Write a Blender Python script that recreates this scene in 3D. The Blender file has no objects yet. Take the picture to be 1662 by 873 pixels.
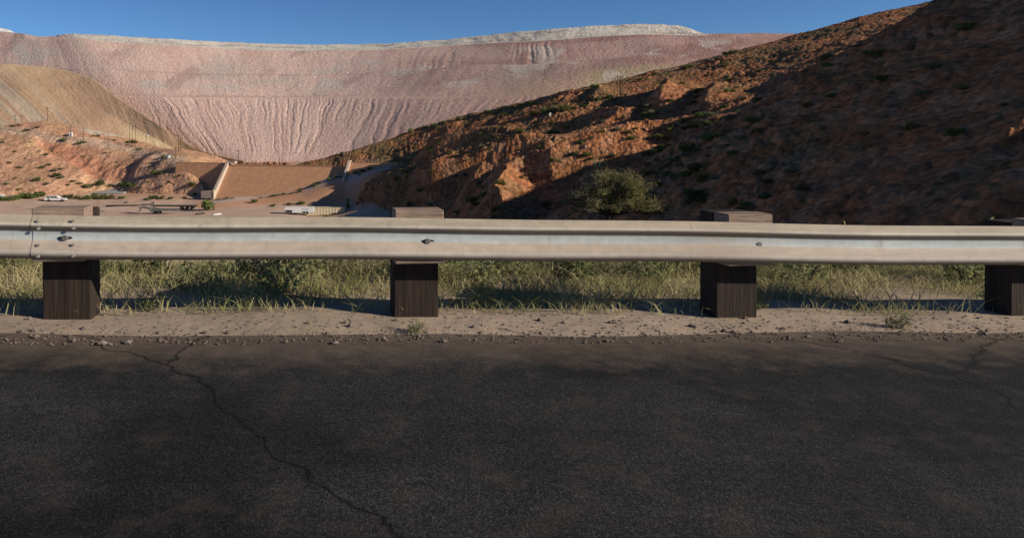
import bpy, math, random
import numpy as np
from mathutils import Vector, Matrix, noise as mnoise

random.seed(7)
RNG = np.random.default_rng(11)
SC = bpy.context.scene
COL = SC.collection
F, CX, CY, EYE = 1150.0, 600.0, 216.0, 1.45
SUN_EL, SUN_AZ = math.radians(20.5), math.radians(111)      # azimuth clockwise from +Y
SUN = np.array([math.sin(SUN_AZ)*math.cos(SUN_EL), math.cos(SUN_AZ)*math.cos(SUN_EL), math.sin(SUN_EL)])

def P(px, py, d):
    return np.array([(px-CX)/F*d, d, EYE-(py-CY)/F*d])

# ---------------------------------------------------------------- numeric helpers
_perm = np.random.default_rng(3).permutation(512)
_perm = np.concatenate([_perm, _perm, _perm])
_ga = np.random.default_rng(4).uniform(0, 2*np.pi, 512)
_gx, _gy = np.cos(_ga), np.sin(_ga)
def pnoise(x, y):
    x = np.asarray(x, float); y = np.asarray(y, float)
    xi = np.floor(x).astype(int); yi = np.floor(y).astype(int)
    xf = x-xi; yf = y-yi
    u = xf*xf*xf*(xf*(xf*6-15)+10); v = yf*yf*yf*(yf*(yf*6-15)+10)
    def g(ix, iy, dx, dy):
        h = _perm[(_perm[ix & 511] + iy) & 511] & 511
        return _gx[h]*dx + _gy[h]*dy
    a = g(xi, yi, xf, yf); b = g(xi+1, yi, xf-1, yf)
    c = g(xi, yi+1, xf, yf-1); d = g(xi+1, yi+1, xf-1, yf-1)
    return 1.4*((a+(b-a)*u) + ((c+(d-c)*u)-(a+(b-a)*u))*v)
def fbm(x, y, o=4, g=.5):
    s = 0; a = 1.0; t = 0
    for i in range(o):
        s = s + a*pnoise(x*2**i+17.3*i, y*2**i-9.1*i); t += a; a *= g
    return s/t
def ridged(x, y, o=3):
    s = 0; a = 1.0; t = 0
    for i in range(o):
        s = s + a*(1-np.abs(pnoise(x*2**i+5.7*i, y*2**i+3.3*i))*1.6); t += a; a *= .5
    return s/t
def sstep(a, b, x):
    t = np.clip((np.asarray(x, float)-a)/(b-a), 0, 1); return t*t*(3-2*t)
class TPS:
    def __init__(s, pts, lam=0.0):
        p = np.array(pts, float); s.xy = p[:, :2]/100.0; n = len(p)
        r2 = ((s.xy[:, None]-s.xy[None])**2).sum(2)
        K = np.where(r2 > 0, r2*np.log(np.maximum(r2, 1e-12))*.5, 0) + lam*np.eye(n)
        Q = np.hstack([np.ones((n, 1)), s.xy])
        A = np.block([[K, Q], [Q.T, np.zeros((3, 3))]])
        s.w = np.linalg.lstsq(A, np.concatenate([p[:, 2], np.zeros(3)]), rcond=None)[0]
    def __call__(s, x, y):
        x = np.asarray(x, float); y = np.asarray(y, float); sh = x.shape
        q = np.stack([x.ravel(), y.ravel()], 1)/100.0; out = np.empty(len(q))
        for i in range(0, len(q), 20000):
            b = q[i:i+20000]; r2 = ((b[:, None]-s.xy[None])**2).sum(2)
            out[i:i+20000] = (np.where(r2 > 0, r2*np.log(np.maximum(r2, 1e-12))*.5, 0)) @ s.w[:-3] + s.w[-3] + b @ s.w[-2:]
        return out.reshape(sh)
def polydist(x, y, poly):
    """distance, side (+ = right of travel) and 0..1 position along a plan polyline"""
    best = np.full(x.shape, 1e9); side = np.zeros(x.shape); tt = np.zeros(x.shape)
    L = [0]
    for a, b in zip(poly[:-1], poly[1:]): L.append(L[-1]+math.hypot(b[0]-a[0], b[1]-a[1]))
    for i, (a, b) in enumerate(zip(poly[:-1], poly[1:])):
        ex, ey = b[0]-a[0], b[1]-a[1]; l2 = ex*ex+ey*ey
        t = np.clip(((x-a[0])*ex+(y-a[1])*ey)/l2, 0, 1)
        dx = x-a[0]-t*ex; dy = y-a[1]-t*ey; d = np.hypot(dx, dy)
        m = d < best
        best = np.where(m, d, best); side = np.where(m, np.sign(ex*dy-ey*dx)*-1, side)
        tt = np.where(m, (L[i]+t*math.sqrt(l2))/L[-1], tt)
    return best, side, tt

# ---------------------------------------------------------------- object helpers
def tag(o, label=None, cat=None, group=None, kind=None):
    if label: o['label'] = label
    if cat: o['category'] = cat
    if group: o['group'] = group
    if kind: o['kind'] = kind
    return o
def empty(name, loc, rz=0.0, label=None, cat=None, group=None):
    o = bpy.data.objects.new(name, None); COL.objects.link(o)
    o.location = loc; o.rotation_euler = (0, 0, rz); o.empty_display_size = .3
    return tag(o, label, cat, group)
def mesh_obj(name, verts, faces, mat, parent=None, smooth=False, colors=None, slots=None):
    me = bpy.data.meshes.new(name)
    me.from_pydata([tuple(v) for v in verts], [], [tuple(f) for f in faces])
    for m in (mat if isinstance(mat, (list, tuple)) else [mat]): me.materials.append(m)
    if slots is not None: me.polygons.foreach_set('material_index', np.array(slots, dtype=np.int32))
    if smooth: me.polygons.foreach_set('use_smooth', np.ones(len(me.polygons), dtype=bool))
    if colors is not None:
        at = me.color_attributes.new('Col', 'FLOAT_COLOR', 'POINT')
        c = np.ones((len(verts), 4), dtype=np.float32); c[:, :3] = colors
        at.data.foreach_set('color', c.ravel())
    me.update()
    o = bpy.data.objects.new(name, me); COL.objects.link(o)
    if parent is not None: o.parent = parent
    return o
def grid_obj(name, X, Y, Z, mat, colors=None, keep=None, smooth=True):
    n, m = X.shape
    idx = np.arange(n*m).reshape(n, m)
    f = np.stack([idx[:-1, :-1], idx[:-1, 1:], idx[1:, 1:], idx[1:, :-1]], -1).reshape(-1, 4)
    V = np.stack([X.ravel(), Y.ravel(), Z.ravel()], 1)
    C = None if colors is None else colors.reshape(-1, 3)
    if keep is not None:
        k = keep.ravel(); f = f[k[f].any(1)]
        used = np.unique(f); mp = np.full(n*m, -1); mp[used] = np.arange(len(used))
        f = mp[f]; V = V[used]; C = None if C is None else C[used]
    return mesh_obj(name, V, f.tolist(), mat, None, smooth, C)
class MB:
    def __init__(s): s.v = []; s.f = []; s.m = []
    def add(s, vs, fs, m=0):
        b = len(s.v); s.v += [tuple(v) for v in vs]; s.f += [tuple(i+b for i in f) for f in fs]; s.m += [m]*len(fs); return s
    def box(s, x0, x1, y0, y1, z0, z1, m=0, bev=0.0):
        if bev <= 0:
            vs = [(x, y, z) for z in (z0, z1) for (x, y) in ((x0, y0), (x1, y0), (x1, y1), (x0, y1))]
            return s.add(vs, [(3, 2, 1, 0), (4, 5, 6, 7), (0, 1, 5, 4), (1, 2, 6, 5), (2, 3, 7, 6), (3, 0, 4, 7)], m)
        b = bev
        ring = lambda i, z: [(x0+i, y0+b), (x0+b, y0+i), (x1-b, y0+i), (x1-i, y0+b), (x1-i, y1-b), (x1-b, y1-i), (x0+b, y1-i), (x0+i, y1-b)]
        vs = []
        for i, z in ((b, z0), (0, z0+b), (0, z1-b), (b, z1)): vs += [(x, y, z) for x, y in ring(i, z)]
        fs = [tuple(range(7, -1, -1)), tuple(range(24, 32))]
        for r in range(3):
            for k in range(8): fs.append((r*8+k, r*8+(k+1) % 8, r*8+8+(k+1) % 8, r*8+8+k))
        return s.add(vs, fs, m)
    def tube(s, pts, rads, n=8, m=0, cap=True):
        pts = [Vector(p) for p in pts]; b = len(s.v); fs = []
        for i, p in enumerate(pts):
            t = (pts[min(i+1, len(pts)-1)]-pts[max(i-1, 0)]).normalized()
            a = Vector((0, 0, 1)) if abs(t.z) < .9 else Vector((1, 0, 0))
            u = t.cross(a).normalized(); w = t.cross(u)
            r = rads[i] if hasattr(rads, '__len__') else rads
            for k in range(n):
                an = 2*math.pi*k/n; q = p+u*math.cos(an)*r+w*math.sin(an)*r; s.v.append(tuple(q))
        for i in range(len(pts)-1):
            for k in range(n): fs.append((b+i*n+k, b+i*n+(k+1) % n, b+(i+1)*n+(k+1) % n, b+(i+1)*n+k))
        if cap: fs.append(tuple(b+k for k in range(n-1, -1, -1))); fs.append(tuple(b+(len(pts)-1)*n+k for k in range(n)))
        s.f += fs; s.m += [m]*len(fs); return s
    def prism(s, prof, y0, y1, m=0):
        """closed profile in x,z extruded along y"""
        n = len(prof); vs = [(x, y0, z) for x, z in prof]+[(x, y1, z) for x, z in prof]
        fs = [tuple(range(n)), tuple(range(2*n-1, n-1, -1))]+[(i, n+i, n+(i+1) % n, (i+1) % n) for i in range(n)]
        return s.add(vs, fs, m)
    def build(s, name, mat, parent=None, smooth=False):
        return mesh_obj(name, s.v, s.f, mat, parent, smooth, None, s.m)

# ---------------------------------------------------------------- materials
def nodes(name):
    m = bpy.data.materials.new(name); m.use_nodes = True
    nt = m.node_tree; b = nt.nodes['Principled BSDF']
    return m, nt, b
def N(nt, t, **kw):
    n = nt.nodes.new(t)
    for k, v in kw.items(): setattr(n, k, v)
    return n
def ramp(nt, fac, stops):
    r = N(nt, 'ShaderNodeValToRGB'); e = r.color_ramp.elements
    while len(e) < len(stops): e.new(.5)
    for el, (p, c) in zip(e, stops):
        el.position = p; el.color = (c, c, c, 1) if not hasattr(c, '__len__') else (*c, 1)
    nt.links.new(fac, r.inputs[0]); return r.outputs[0]
def noise_tex(nt, scale, detail=6, rough=.6, coord='Object', stretch=None):
    tc = N(nt, 'ShaderNodeTexCoord'); src = tc.outputs[coord]
    if stretch:
        mp = N(nt, 'ShaderNodeMapping'); mp.inputs['Scale'].default_value = stretch
        nt.links.new(src, mp.inputs[0]); src = mp.outputs[0]
    n = N(nt, 'ShaderNodeTexNoise'); n.inputs['Scale'].default_value = scale
    n.inputs['Detail'].default_value = detail; n.inputs['Roughness'].default_value = rough
    nt.links.new(src, n.inputs['Vector']); return n.outputs['Fac']
def mult(nt, a, b, f=1.0):
    x = N(nt, 'ShaderNodeMix', data_type='RGBA', blend_type='MULTIPLY'); x.inputs[0].default_value = f
    nt.links.new(a, x.inputs[6]); nt.links.new(b, x.inputs[7]); return x.outputs[2]
def mixc(nt, fac, a, b):
    x = N(nt, 'ShaderNodeMix', data_type='RGBA'); nt.links.new(fac, x.inputs[0])
    for s, i in ((a, 6), (b, 7)):
        if hasattr(s, '__len__'): x.inputs[i].default_value = (*s, 1)
        else: nt.links.new(s, x.inputs[i])
    return x.outputs[2]
def bump(nt, b, h, strength, dist):
    n = N(nt, 'ShaderNodeBump'); n.inputs['Strength'].default_value = strength; n.inputs['Distance'].default_value = dist
    nt.links.new(h, n.inputs['Height']); nt.links.new(n.outputs[0], b.inputs['Normal'])
def terrain_mat(name, s1, s2, lo=.7, hi=1.3, bs=.5, bd=.5, rocks=None, patch=None):
    m, nt, b = nodes(name)
    at = N(nt, 'ShaderNodeAttribute', attribute_name='Col')
    n1 = noise_tex(nt, s1, 8, .65); n2 = noise_tex(nt, s2, 5, .6)
    c = mult(nt, at.outputs['Color'], ramp(nt, n1, [(.3, lo), (.7, hi)]))
    c = mult(nt, c, ramp(nt, n2, [(.3, lo*1.1), (.7, hi*.92)]))
    h = n2
    if rocks:
        tc = N(nt, 'ShaderNodeTexCoord'); v = N(nt, 'ShaderNodeTexVoronoi'); v.inputs['Scale'].default_value = rocks
        nt.links.new(tc.outputs['Object'], v.inputs['Vector'])
        cr = ramp(nt, v.outputs['Color'], [(0, .55), (1, 1.35)])
        c = mult(nt, c, cr, .75)
        ad = N(nt, 'ShaderNodeMath', operation='SUBTRACT'); nt.links.new(n2, ad.inputs[0]); nt.links.new(v.outputs['Distance'], ad.inputs[1]); h = ad.outputs[0]
    nt.links.new(c, b.inputs['Base Color']); b.inputs['Roughness'].default_value = .95
    b.inputs['Specular IOR Level'].default_value = .1
    bump(nt, b, h, bs, bd); return m
def plain(name, col, rough=.6, metal=0.0, var=.15, scale=8.0, bs=0.0, spec=.3, stretch=None):
    m, nt, b = nodes(name)
    n = noise_tex(nt, scale, 6, .65, stretch=stretch)
    c = ramp(nt, n, [(.25, [v*(1-var*1.6) for v in col]), (.75, [min(1, v*(1+var)) for v in col])])
    nt.links.new(c, b.inputs['Base Color']); b.inputs['Roughness'].default_value = rough
    b.inputs['Metallic'].default_value = metal; b.inputs['Specular IOR Level'].default_value = spec
    if bs: bump(nt, b, n, bs, .05)
    return m
def leaf_mat(name, a, c2, trans=.25):
    m, nt, b = nodes(name)
    oi = N(nt, 'ShaderNodeObjectInfo'); n = noise_tex(nt, 1.3, 3, .6)
    c = mixc(nt, ramp(nt, n, [(.3, 0.0), (.7, 1.0)]), a, c2)
    h = N(nt, 'ShaderNodeHueSaturation'); mr = N(nt, 'ShaderNodeMapRange')
    mr.inputs['To Min'].default_value = .65; mr.inputs['To Max'].default_value = 1.3
    nt.links.new(oi.outputs['Random'], mr.inputs[0]); nt.links.new(mr.outputs[0], h.inputs['Value']); nt.links.new(c, h.inputs['Color'])
    nt.links.new(h.outputs[0], b.inputs['Base Color']); b.inputs['Roughness'].default_value = .8; b.inputs['Specular IOR Level'].default_value = .1
    t = N(nt, 'ShaderNodeBsdfTranslucent'); nt.links.new(h.outputs[0], t.inputs[0])
    mx = N(nt, 'ShaderNodeMixShader'); mx.inputs[0].default_value = trans
    out = nt.nodes['Material Output']
    nt.links.new(b.outputs[0], mx.inputs[1]); nt.links.new(t.outputs[0], mx.inputs[2]); nt.links.new(mx.outputs[0], out.inputs[0])
    return m

ROAD_S = .0926
M = {}
M['pink'] = terrain_mat('pink mine waste', .5, 1.3, .82, 1.16, .6, .4)
M['tan'] = terrain_mat('tan mine waste', .05, .8, .85, 1.15, .5, .5)
M['redhill'] = terrain_mat('red hillside soil', .3, 1.5, .58, 1.42, .8, .5, rocks=1.0)
M['lefthill'] = terrain_mat('orange hillside soil', .08, .9, .8, 1.2, .5, .4, rocks=.9)
M['ground'] = terrain_mat('dusty ground', .07, 1.3, .82, 1.15, .35, .15)
M['concrete'] = plain('concrete dam', (.58, .31, .17), .9, 0, .16, .8, .1, stretch=(1, 1, .12))
M['palecon'] = plain('pale concrete', (.55, .44, .34), .9, 0, .1, .6)
M['white'] = plain('white paint', (.8, .8, .78), .4, 0, .05, 1.0)
M['glass'] = plain('dark glass', (.02, .025, .03), .1, 0, .05, 1.0, spec=.6)
M['tyre'] = plain('tyre rubber', (.02, .02, .02), .8)
M['rim'] = plain('wheel rim', (.5, .5, .5), .4, .6)
M['container'] = plain('tan container paint', (.66, .56, .38), .6, 0, .08, .6)
M['steel'] = plain('weathered grey steel', (.2, .19, .18), .6, .3, .3, .8)
M['darksteel'] = plain('dark rusted steel', (.055, .045, .04), .7, .2, .4, .8)
M['wood'] = plain('utility pole wood', (.13, .085, .055), .9, 0, .3, 2)
M['palewood'] = plain('pale pole wood', (.33, .2, .11), .9, 0, .3, 2)
M['rock'] = plain('red rock', (.4, .2, .12), .95, 0, .3, 1.2, .3)
M['palerock'] = plain('pale rock', (.5, .4, .32), .95, 0, .25, 1.2, .3)
M['greyrock'] = plain('grey gravel', (.2, .17, .15), .95, 0, .3, 1.5, .4)
M['leaf_grey'] = leaf_mat('grey green leaf', (.15, .16, .09), (.23, .22, .13))
M['leaf_green'] = leaf_mat('green leaf', (.10, .14, .04), (.18, .21, .07))
M['leaf_pale'] = leaf_mat('pale olive leaf', (.36, .35, .12), (.5, .48, .2), .35)
M['leaf_bush'] = leaf_mat('mesquite leaf', (.3, .28, .1), (.42, .39, .16), .4)
M['leaf_olive'] = leaf_mat('olive twig leaf', (.15, .14, .04), (.22, .2, .065), .3)
M['twig'] = plain('grey twig', (.2, .165, .13), .9, 0, .3, 3)
M['cactus'] = plain('cactus skin', (.38, .4, .2), .7, 0, .25, 3)
M['grass'] = leaf_mat('roadside grass', (.24, .25, .085), (.58, .49, .28), .3)
M['weed'] = leaf_mat('roadside weed', (.17, .2, .08), (.32, .31, .15), .3)

def asphalt():
    m, nt, b = nodes('road asphalt')
    tc = N(nt, 'ShaderNodeTexCoord')
    v1 = N(nt, 'ShaderNodeTexVoronoi'); v1.inputs['Scale'].default_value = 140; nt.links.new(tc.outputs['Object'], v1.inputs['Vector'])
    n1 = noise_tex(nt, 140, 4, .75); n2 = noise_tex(nt, .6, 6, .65); n3 = noise_tex(nt, 1.6, 6, .65, stretch=(.12, 2.2, 1)); n4 = noise_tex(nt, 5, 8, .7)
    c = ramp(nt, v1.outputs['Color'], [(.15, (.012, .0115, .011)), (.6, (.032, .031, .03)), (.92, (.075, .071, .066))])
    c = mult(nt, c, ramp(nt, n1, [(.3, .6), (.7, 1.35)]))
    c = mult(nt, c, ramp(nt, n2, [(.3, .65), (.7, 1.3)])); c = mult(nt, c, ramp(nt, n3, [(.35, .75), (.65, 1.15)]))
    n5 = noise_tex(nt, .35, 3, .5); c = mult(nt, c, ramp(nt, n5, [(.46, .62), (.5, 1.0), (.7, 1.25)]))
    c = mixc(nt, ramp(nt, n4, [(.5, 0.0), (.8, .38)]), c, (.12, .095, .075))
    # blown dust towards the shoulder
    mp = N(nt, 'ShaderNodeMapping'); mp.inputs['Rotation'].default_value = (0, 0, -math.atan(ROAD_S)); nt.links.new(tc.outputs['Object'], mp.inputs[0])
    sx = N(nt, 'ShaderNodeSeparateXYZ'); nt.links.new(mp.outputs[0], sx.inputs[0])
    ad = N(nt, 'ShaderNodeMath', operation='MULTIPLY_ADD'); ad.inputs[1].default_value = 1.1; nt.links.new(n4, ad.inputs[0]); nt.links.new(sx.outputs['Y'], ad.inputs[2])
    mr = N(nt, 'ShaderNodeMapRange'); mr.inputs['From Min'].default_value = 4.6; mr.inputs['From Max'].default_value = 5.6; mr.inputs['To Max'].default_value = .75; nt.links.new(ad.outputs[0], mr.inputs[0])
    c = mixc(nt, mr.outputs[0], c, (.25, .18, .13))
    v = N(nt, 'ShaderNodeTexVoronoi', feature='DISTANCE_TO_EDGE'); v.inputs['Scale'].default_value = .42
    nw = N(nt, 'ShaderNodeTexNoise'); nw.inputs['Scale'].default_value = 2.2; nw.inputs['Detail'].default_value = 7; nt.links.new(tc.outputs['Object'], nw.inputs['Vector'])
    wx = N(nt, 'ShaderNodeMix', data_type='RGBA'); wx.inputs[0].default_value = .3
    nt.links.new(tc.outputs['Object'], wx.inputs[6]); nt.links.new(nw.outputs['Color'], wx.inputs[7]); nt.links.new(wx.outputs[2], v.inputs['Vector'])
    c = mult(nt, c, ramp(nt, v.outputs['Distance'], [(.0, .15), (.002, .35), (.0045, 1.0)]))
    nt.links.new(c, b.inputs['Base Color']); b.inputs['Roughness'].default_value = .85; b.inputs['Specular IOR Level'].default_value = .2
    bump(nt, b, v1.outputs['Distance'], .35, .004); return m
M['asphalt'] = asphalt()
def galv():
    m, nt, b = nodes('galvanised rail steel')
    at = N(nt, 'ShaderNodeAttribute', attribute_name='Col')
    n1 = noise_tex(nt, 1.2, 6, .65, stretch=(1, 4, 9)); n2 = noise_tex(nt, 14, 5, .6); n3 = noise_tex(nt, .5, 4, .6)
    c = mult(nt, at.outputs['Color'], ramp(nt, n1, [(.3, .82), (.7, 1.12)]))
    c = mult(nt, c, ramp(nt, n2, [(.3, .88), (.7, 1.08)]))
    c = mixc(nt, ramp(nt, n3, [(.5, 0.0), (.75, .4)]), c, (.36, .27, .2))
    n4 = noise_tex(nt, 2.0, 7, .7, stretch=(5, 3, .8)); c = mixc(nt, ramp(nt, n4, [(.58, 0.0), (.72, .45)]), c, (.22, .15, .11))
    n5 = noise_tex(nt, 3.0, 4, .8, stretch=(.5, 6, 14)); c = mult(nt, c, ramp(nt, n5, [(.3, .8), (.38, 1.0), (.7, 1.06)]))
    nt.links.new(c, b.inputs['Base Color']); b.inputs['Metallic'].default_value = 0.0; b.inputs['Specular IOR Level'].default_value = .25
    nt.links.new(ramp(nt, n2, [(.3, .6), (.7, .78)]), b.inputs['Roughness'])
    bump(nt, b, n2, .06, .01); return m
M['galv'] = galv()
def timber():
    m, nt, b = nodes('weathered timber')
    n1 = noise_tex(nt, 6, 6, .65, stretch=(9, 9, .6)); n2 = noise_tex(nt, 3, 4, .6)
    c = ramp(nt, n1, [(.3, (.075, .045, .03)), (.6, (.17, .11, .075)), (.75, (.27, .19, .14))])
    c = mult(nt, c, ramp(nt, n2, [(.3, .7), (.7, 1.2)]))
    nt.links.new(c, b.inputs['Base Color']); b.inputs['Roughness'].default_value = .9
    bump(nt, b, n1, .4, .02); return m
M['timber'] = timber()
def blockwood():
    m, nt, b = nodes('weathered block wood')
    n1 = noise_tex(nt, 6, 6, .65, stretch=(.6, 9, 9)); n2 = noise_tex(nt, 3, 4, .6)
    c = ramp(nt, n1, [(.3, (.16, .10, .07)), (.55, (.35, .24, .175)), (.75, (.47, .35, .26))])
    c = mult(nt, c, ramp(nt, n2, [(.3, .75), (.7, 1.15)]))
    nt.links.new(c, b.inputs['Base Color']); b.inputs['Roughness'].default_value = .9
    bump(nt, b, n1, .4, .02); return m
M['blockwood'] = blockwood()

# ---------------------------------------------------------------- road frame
_e = np.array([1, ROAD_S])/math.hypot(1, ROAD_S); _m = np.array([-_e[1], _e[0]])
GRADE = -.023
def road_z(p): return .075+GRADE*np.asarray(p)
def RP(p, q, z=0.0):
    """p along the road, q across it (rail at about q=5.24), z above the road"""
    return np.array([_e[0]*p+_m[0]*q, _e[1]*p+_m[1]*q, .075+GRADE*p+z])

# ---------------------------------------------------------------- ground heights
lot_pts = [P(*a) for a in [
    (0, 325, 262), (-300, 325, 262), (100, 327, 263), (200, 334, 252), (300, 333, 255), (350, 340, 243), (150, 348, 230), (300, 349, 228),
    (-200, 350, 225), (400, 348, 230), (480, 348.5, 230), (560, 348, 230), (640, 350, 225), (560, 336, 243), (480, 335, 243), (420, 333, 247),
    (345, 313, 268), (300, 309, 274), (200, 311, 281), (100, 316, 275), (0, 314, 273), (350, 327, 256), (420, 314, 261), (460, 306, 260), (500, 298, 259), (560, 285, 256),
    (620, 274, 252), (540, 300, 251), (480, 318, 252), (600, 290, 244), (430, 325, 252), (385, 322, 257)]]
lot_pts += [np.array(a, float) for a in [(-150, 150, -25.5), (0, 150, -25.5), (-60, 100, -25.5), (-150, 80, -25.5), (20, 90, -25.5), (-20, 200, -25.3), (-250, 200, -25), (40, 180, -25.2),
    (-100, 330, -16), (0, 330, -12), (60, 340, -12), (-200, 340, -14), (0, 420, -12), (-200, 420, -12), (200, 420, -12), (120, 250, -20), (120, 120, -24), (-300, 300, -20), (-40, 300, -13), (-55, 290, -13.5), (-10, 285, -12.5)]]
lot_tps = TPS(lot_pts, .0005)
DT0 = np.array([(370-CX)/F*272, 272.0]); DT1 = np.array([(567-CX)/F*260, 260.0])
def ground_h(X, Y, rough=True):
    X = np.asarray(X, float); Y = np.asarray(Y, float)
    q = X*_m[0]+Y*_m[1]; p = X*_e[0]+Y*_e[1]
    r = np.hypot(X, Y)
    lot = np.where(r < 420, lot_tps(X, Y), -12.0)
    k = sstep(360, 420, r); lot = np.clip(lot, -26.5, -9)*(1-k)-12*k
    rz = .075+GRADE*np.clip(p, -40, 60)
    emb = rz-.10-.52*np.maximum(q-8.2, 0)-.02*np.maximum(q-5, 0)
    bank = rz-.03
    g = np.where(q > 7, np.maximum(lot, emb), np.where(q > 4.7, bank-.02*np.maximum(q-5, 0), rz-.25))
    w = sstep(7, 8.2, q); g = np.where((q > 7) & (q < 8.2), (bank-.02*np.maximum(q-5, 0))*(1-w)+emb*w, g)
    g = np.where(q < -12, rz-.25, g)
    if rough:
        g = g+np.where(q > 4.6, fbm(X*.8, Y*.8, 3)*.05*sstep(4.6, 6, q), 0)+sstep(15, 60, q)*fbm(X*.07, Y*.07, 4)*.35
    return g

# ---------------------------------------------------------------- right hill
rh = [P(*a) for a in [
    (480, 266, 258), (520, 252, 262), (560, 242, 266), (640, 223, 280), (630, 272, 247), (606, 291, 241), (620, 287, 238), (600, 298, 238), (660, 240, 266), (662, 268, 246), (560, 256, 256), (650, 285, 228)]]
HC = [(700, 206, 270, 300, 208, .05), (760, 188, 266, 315, 182, .08), (800, 177, 262, 330, 158, .1), (850, 168, 257, 340, 141, .08), (900, 156, 258, 345, 134, .05), (950, 144, 262, 345, 128, .05), (1000, 132, 267, 345, 122, .05),
      (1050, 118, 273, 345, 116, .05), (1100, 107, 279, 345, 109, .05), (1150, 97, 285, 345, 102, .05), (1200, 84, 290, 345, 95, .05), (1300, 58, 294, 335, 84, 0), (1400, 32, 296, 325, 73, 0), (1500, 10, 296, 310, 64, 0), (1662, -15, 290, 290, 55, 0)]
for px, yr, dr, yb, db, sag in HC:
    za, zb = P(px, yb, db)[2], P(px, yr, dr)[2]
    for t in (0, .25, .5, .75, 1.0):
        d = db+(dr-db)*t; rh.append(np.array([(px-CX)/F*d, d, za+(zb-za)*t-sag*4*t*(1-t)*(zb-za)]))
    rh.append(np.array([(px-CX)/F*(dr+45), dr+45, zb-6]))
    if px < 1000: rh.append(np.array([(px-CX)/F*(dr+80), dr+80, zb-16]))
for px, py, d in [(480, 266, 300), (560, 242, 300), (640, 223, 316)]:
    v = P(px, py, d); v[2] = P(px, py, d-38)[2]-7; rh.append(v)
rh += [np.array(a, float) for a in [(10, 30, -12), (40, 25, -8), (60, 22, -5), (90, 22, 0), (150, 25, 4), (220, 30, 4), (10, 60, -14), (280, 220, 52)]]
base0 = TPS(rh, .0003)
def march(px, py, h, d0=30, d1=420, step=.6):
    ds = np.arange(d0, d1, step); X = (px-CX)/F*ds; Z = EYE-(py-CY)/F*ds
    k = np.nonzero(Z < h(X, ds))[0]
    if len(k) == 0: return None
    d = ds[k[0]]; return np.array([(px-CX)/F*d, d, EYE-(py-CY)/F*d])
def ridge_line(pts, A):
    out = []
    for px, py in pts:
        q = march(px, py, lambda x, y: base0(x, y)+A)
        if q is not None: out.append((q[0], q[1]))
    return out
# (crest in the picture, prominence, dark flank width, lit flank width)
RIDGES = [([(800, 330), (812, 300), (822, 274), (847, 262), (889, 253), (930, 236), (987, 219), (1042, 200), (1100, 186), (1150, 176)], 7.0, 16, 9),
          ([(690, 296), (724, 284), (755, 270), (779, 251), (798, 241), (825, 228), (847, 217), (890, 207)], 6.0, 13, 8),
          ([(600, 246), (641, 232), (680, 227), (715, 224), (760, 211), (800, 203)], 4.4, 10, 6),
          ([(640, 292), (668, 282), (700, 262), (722, 250)], 3.0, 7, 5),
          ([(862, 197), (880, 193), (930, 184), (975, 172), (1010, 167)], 5.0, 11, 6),
          ([(545, 262), (580, 248), (600, 242)], 2.5, 6, 5)]
PLAN_RIDGES = [([(85, 207), (92, 220), (99, 233)], 5.5, 6, 15), ([(91, 188), (97, 200), (104, 213)], 4.0, 5, 13), ([(74, 236), (78, 244), (82, 252)], 2.2, 3.5, 9)]
RL = [(ridge_line(p, A*.85), A, wl, wr) for p, A, wl, wr in RIDGES]+PLAN_RIDGES
PADS = []
PADC = []
for (px, py), d, ra, rb in PADS:
    q = march(px, py, base0)
    PADC.append((q, ra, rb))
TOE = [(-44, 278), (-25, 271.5), (-8, 267), (6, 263.5), (11, 258), (9.5, 251), (3, 244.5), (-5, 240), (-6, 237), (2, 231), (12, 214), (15, 195), (14, 170), (12, 140), (9, 100), (3, 60), (3, 20)]
def add_ridges(X, Y, h):
    wx = X+fbm(X*.03, Y*.03, 3)*5; wy = Y+fbm(X*.03+50, Y*.03, 3)*5
    for poly, A, wl, wr in RL:
        if len(poly) < 2: continue
        d, s, t = polydist(wx, wy, poly)
        w = np.where(s > 0, wr, wl)
        b = np.clip(1-d/w, 0, 1); b = np.where(s > 0, b**1.3, b-.06*np.sin(2*np.pi*b))
        h = h+A*b*(.75+.25*sstep(0, .1, t))*(1-.5*sstep(.75, 1, t))
    return h
# a spur out of frame on the right throws the long shadow over the lower hillside
TIPS = [(812, 330), (845, 318), (880, 303), (925, 283), (965, 266), (1000, 254), (1050, 236), (1200, 198), (1300, 160), (1400, 125)]
CREST = [(56, 24), (80, 70), (95, 100), (110, 125), (135, 150), (180, 172), (240, 200), (320, 240)]
HD = SUN[:2]/math.hypot(SUN[0], SUN[1]); TAN = math.tan(SUN_EL); PW = np.array([-HD[1], HD[0]])
cw = [float(np.dot(c_, PW)) for c_ in CREST]
tw, th = [], []
for px, py in TIPS:
    q = march(px, py, lambda x, y: add_ridges(x, y, base0(x, y)))
    if q is None: continue
    w_ = float(np.dot(q[:2], PW)); cx_ = np.interp(w_, cw, [c_[0] for c_ in CREST]); cy_ = np.interp(w_, cw, [c_[1] for c_ in CREST])
    t_ = float(np.dot(np.array([cx_, cy_])-q[:2], HD)); tw.append(w_); th.append(q[2]+TAN*t_)
    print('TIP', px, py, np.round(q, 1), 'w', round(w_, 1), 't', round(t_, 1), 'z', round(th[-1], 1))
for a_, b_ in [(113, 27), (110, 28), (106, 27), (98, 25), (90, 22), (80, 18.5), (70, 15.6), (63, 14.4), (57, 13.2), (40, 9)]: tw.append(a_); th.append(b_)
tw = np.array(tw); th = np.array(th); WG = np.arange(30, 330, 1.0)
kk = np.exp(-.5*((WG[:, None]-tw[None])/2.5)**2)+1e-12/(1+(WG[:, None]-tw[None])**2)
ZG = (kk*th[None]).sum(1)/kk.sum(1); ZG = ZG-4.2*sstep(163, 174, WG)
ZG = np.convolve(np.pad(ZG, 4, 'edge'), np.ones(9)/9, 'valid')
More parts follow.
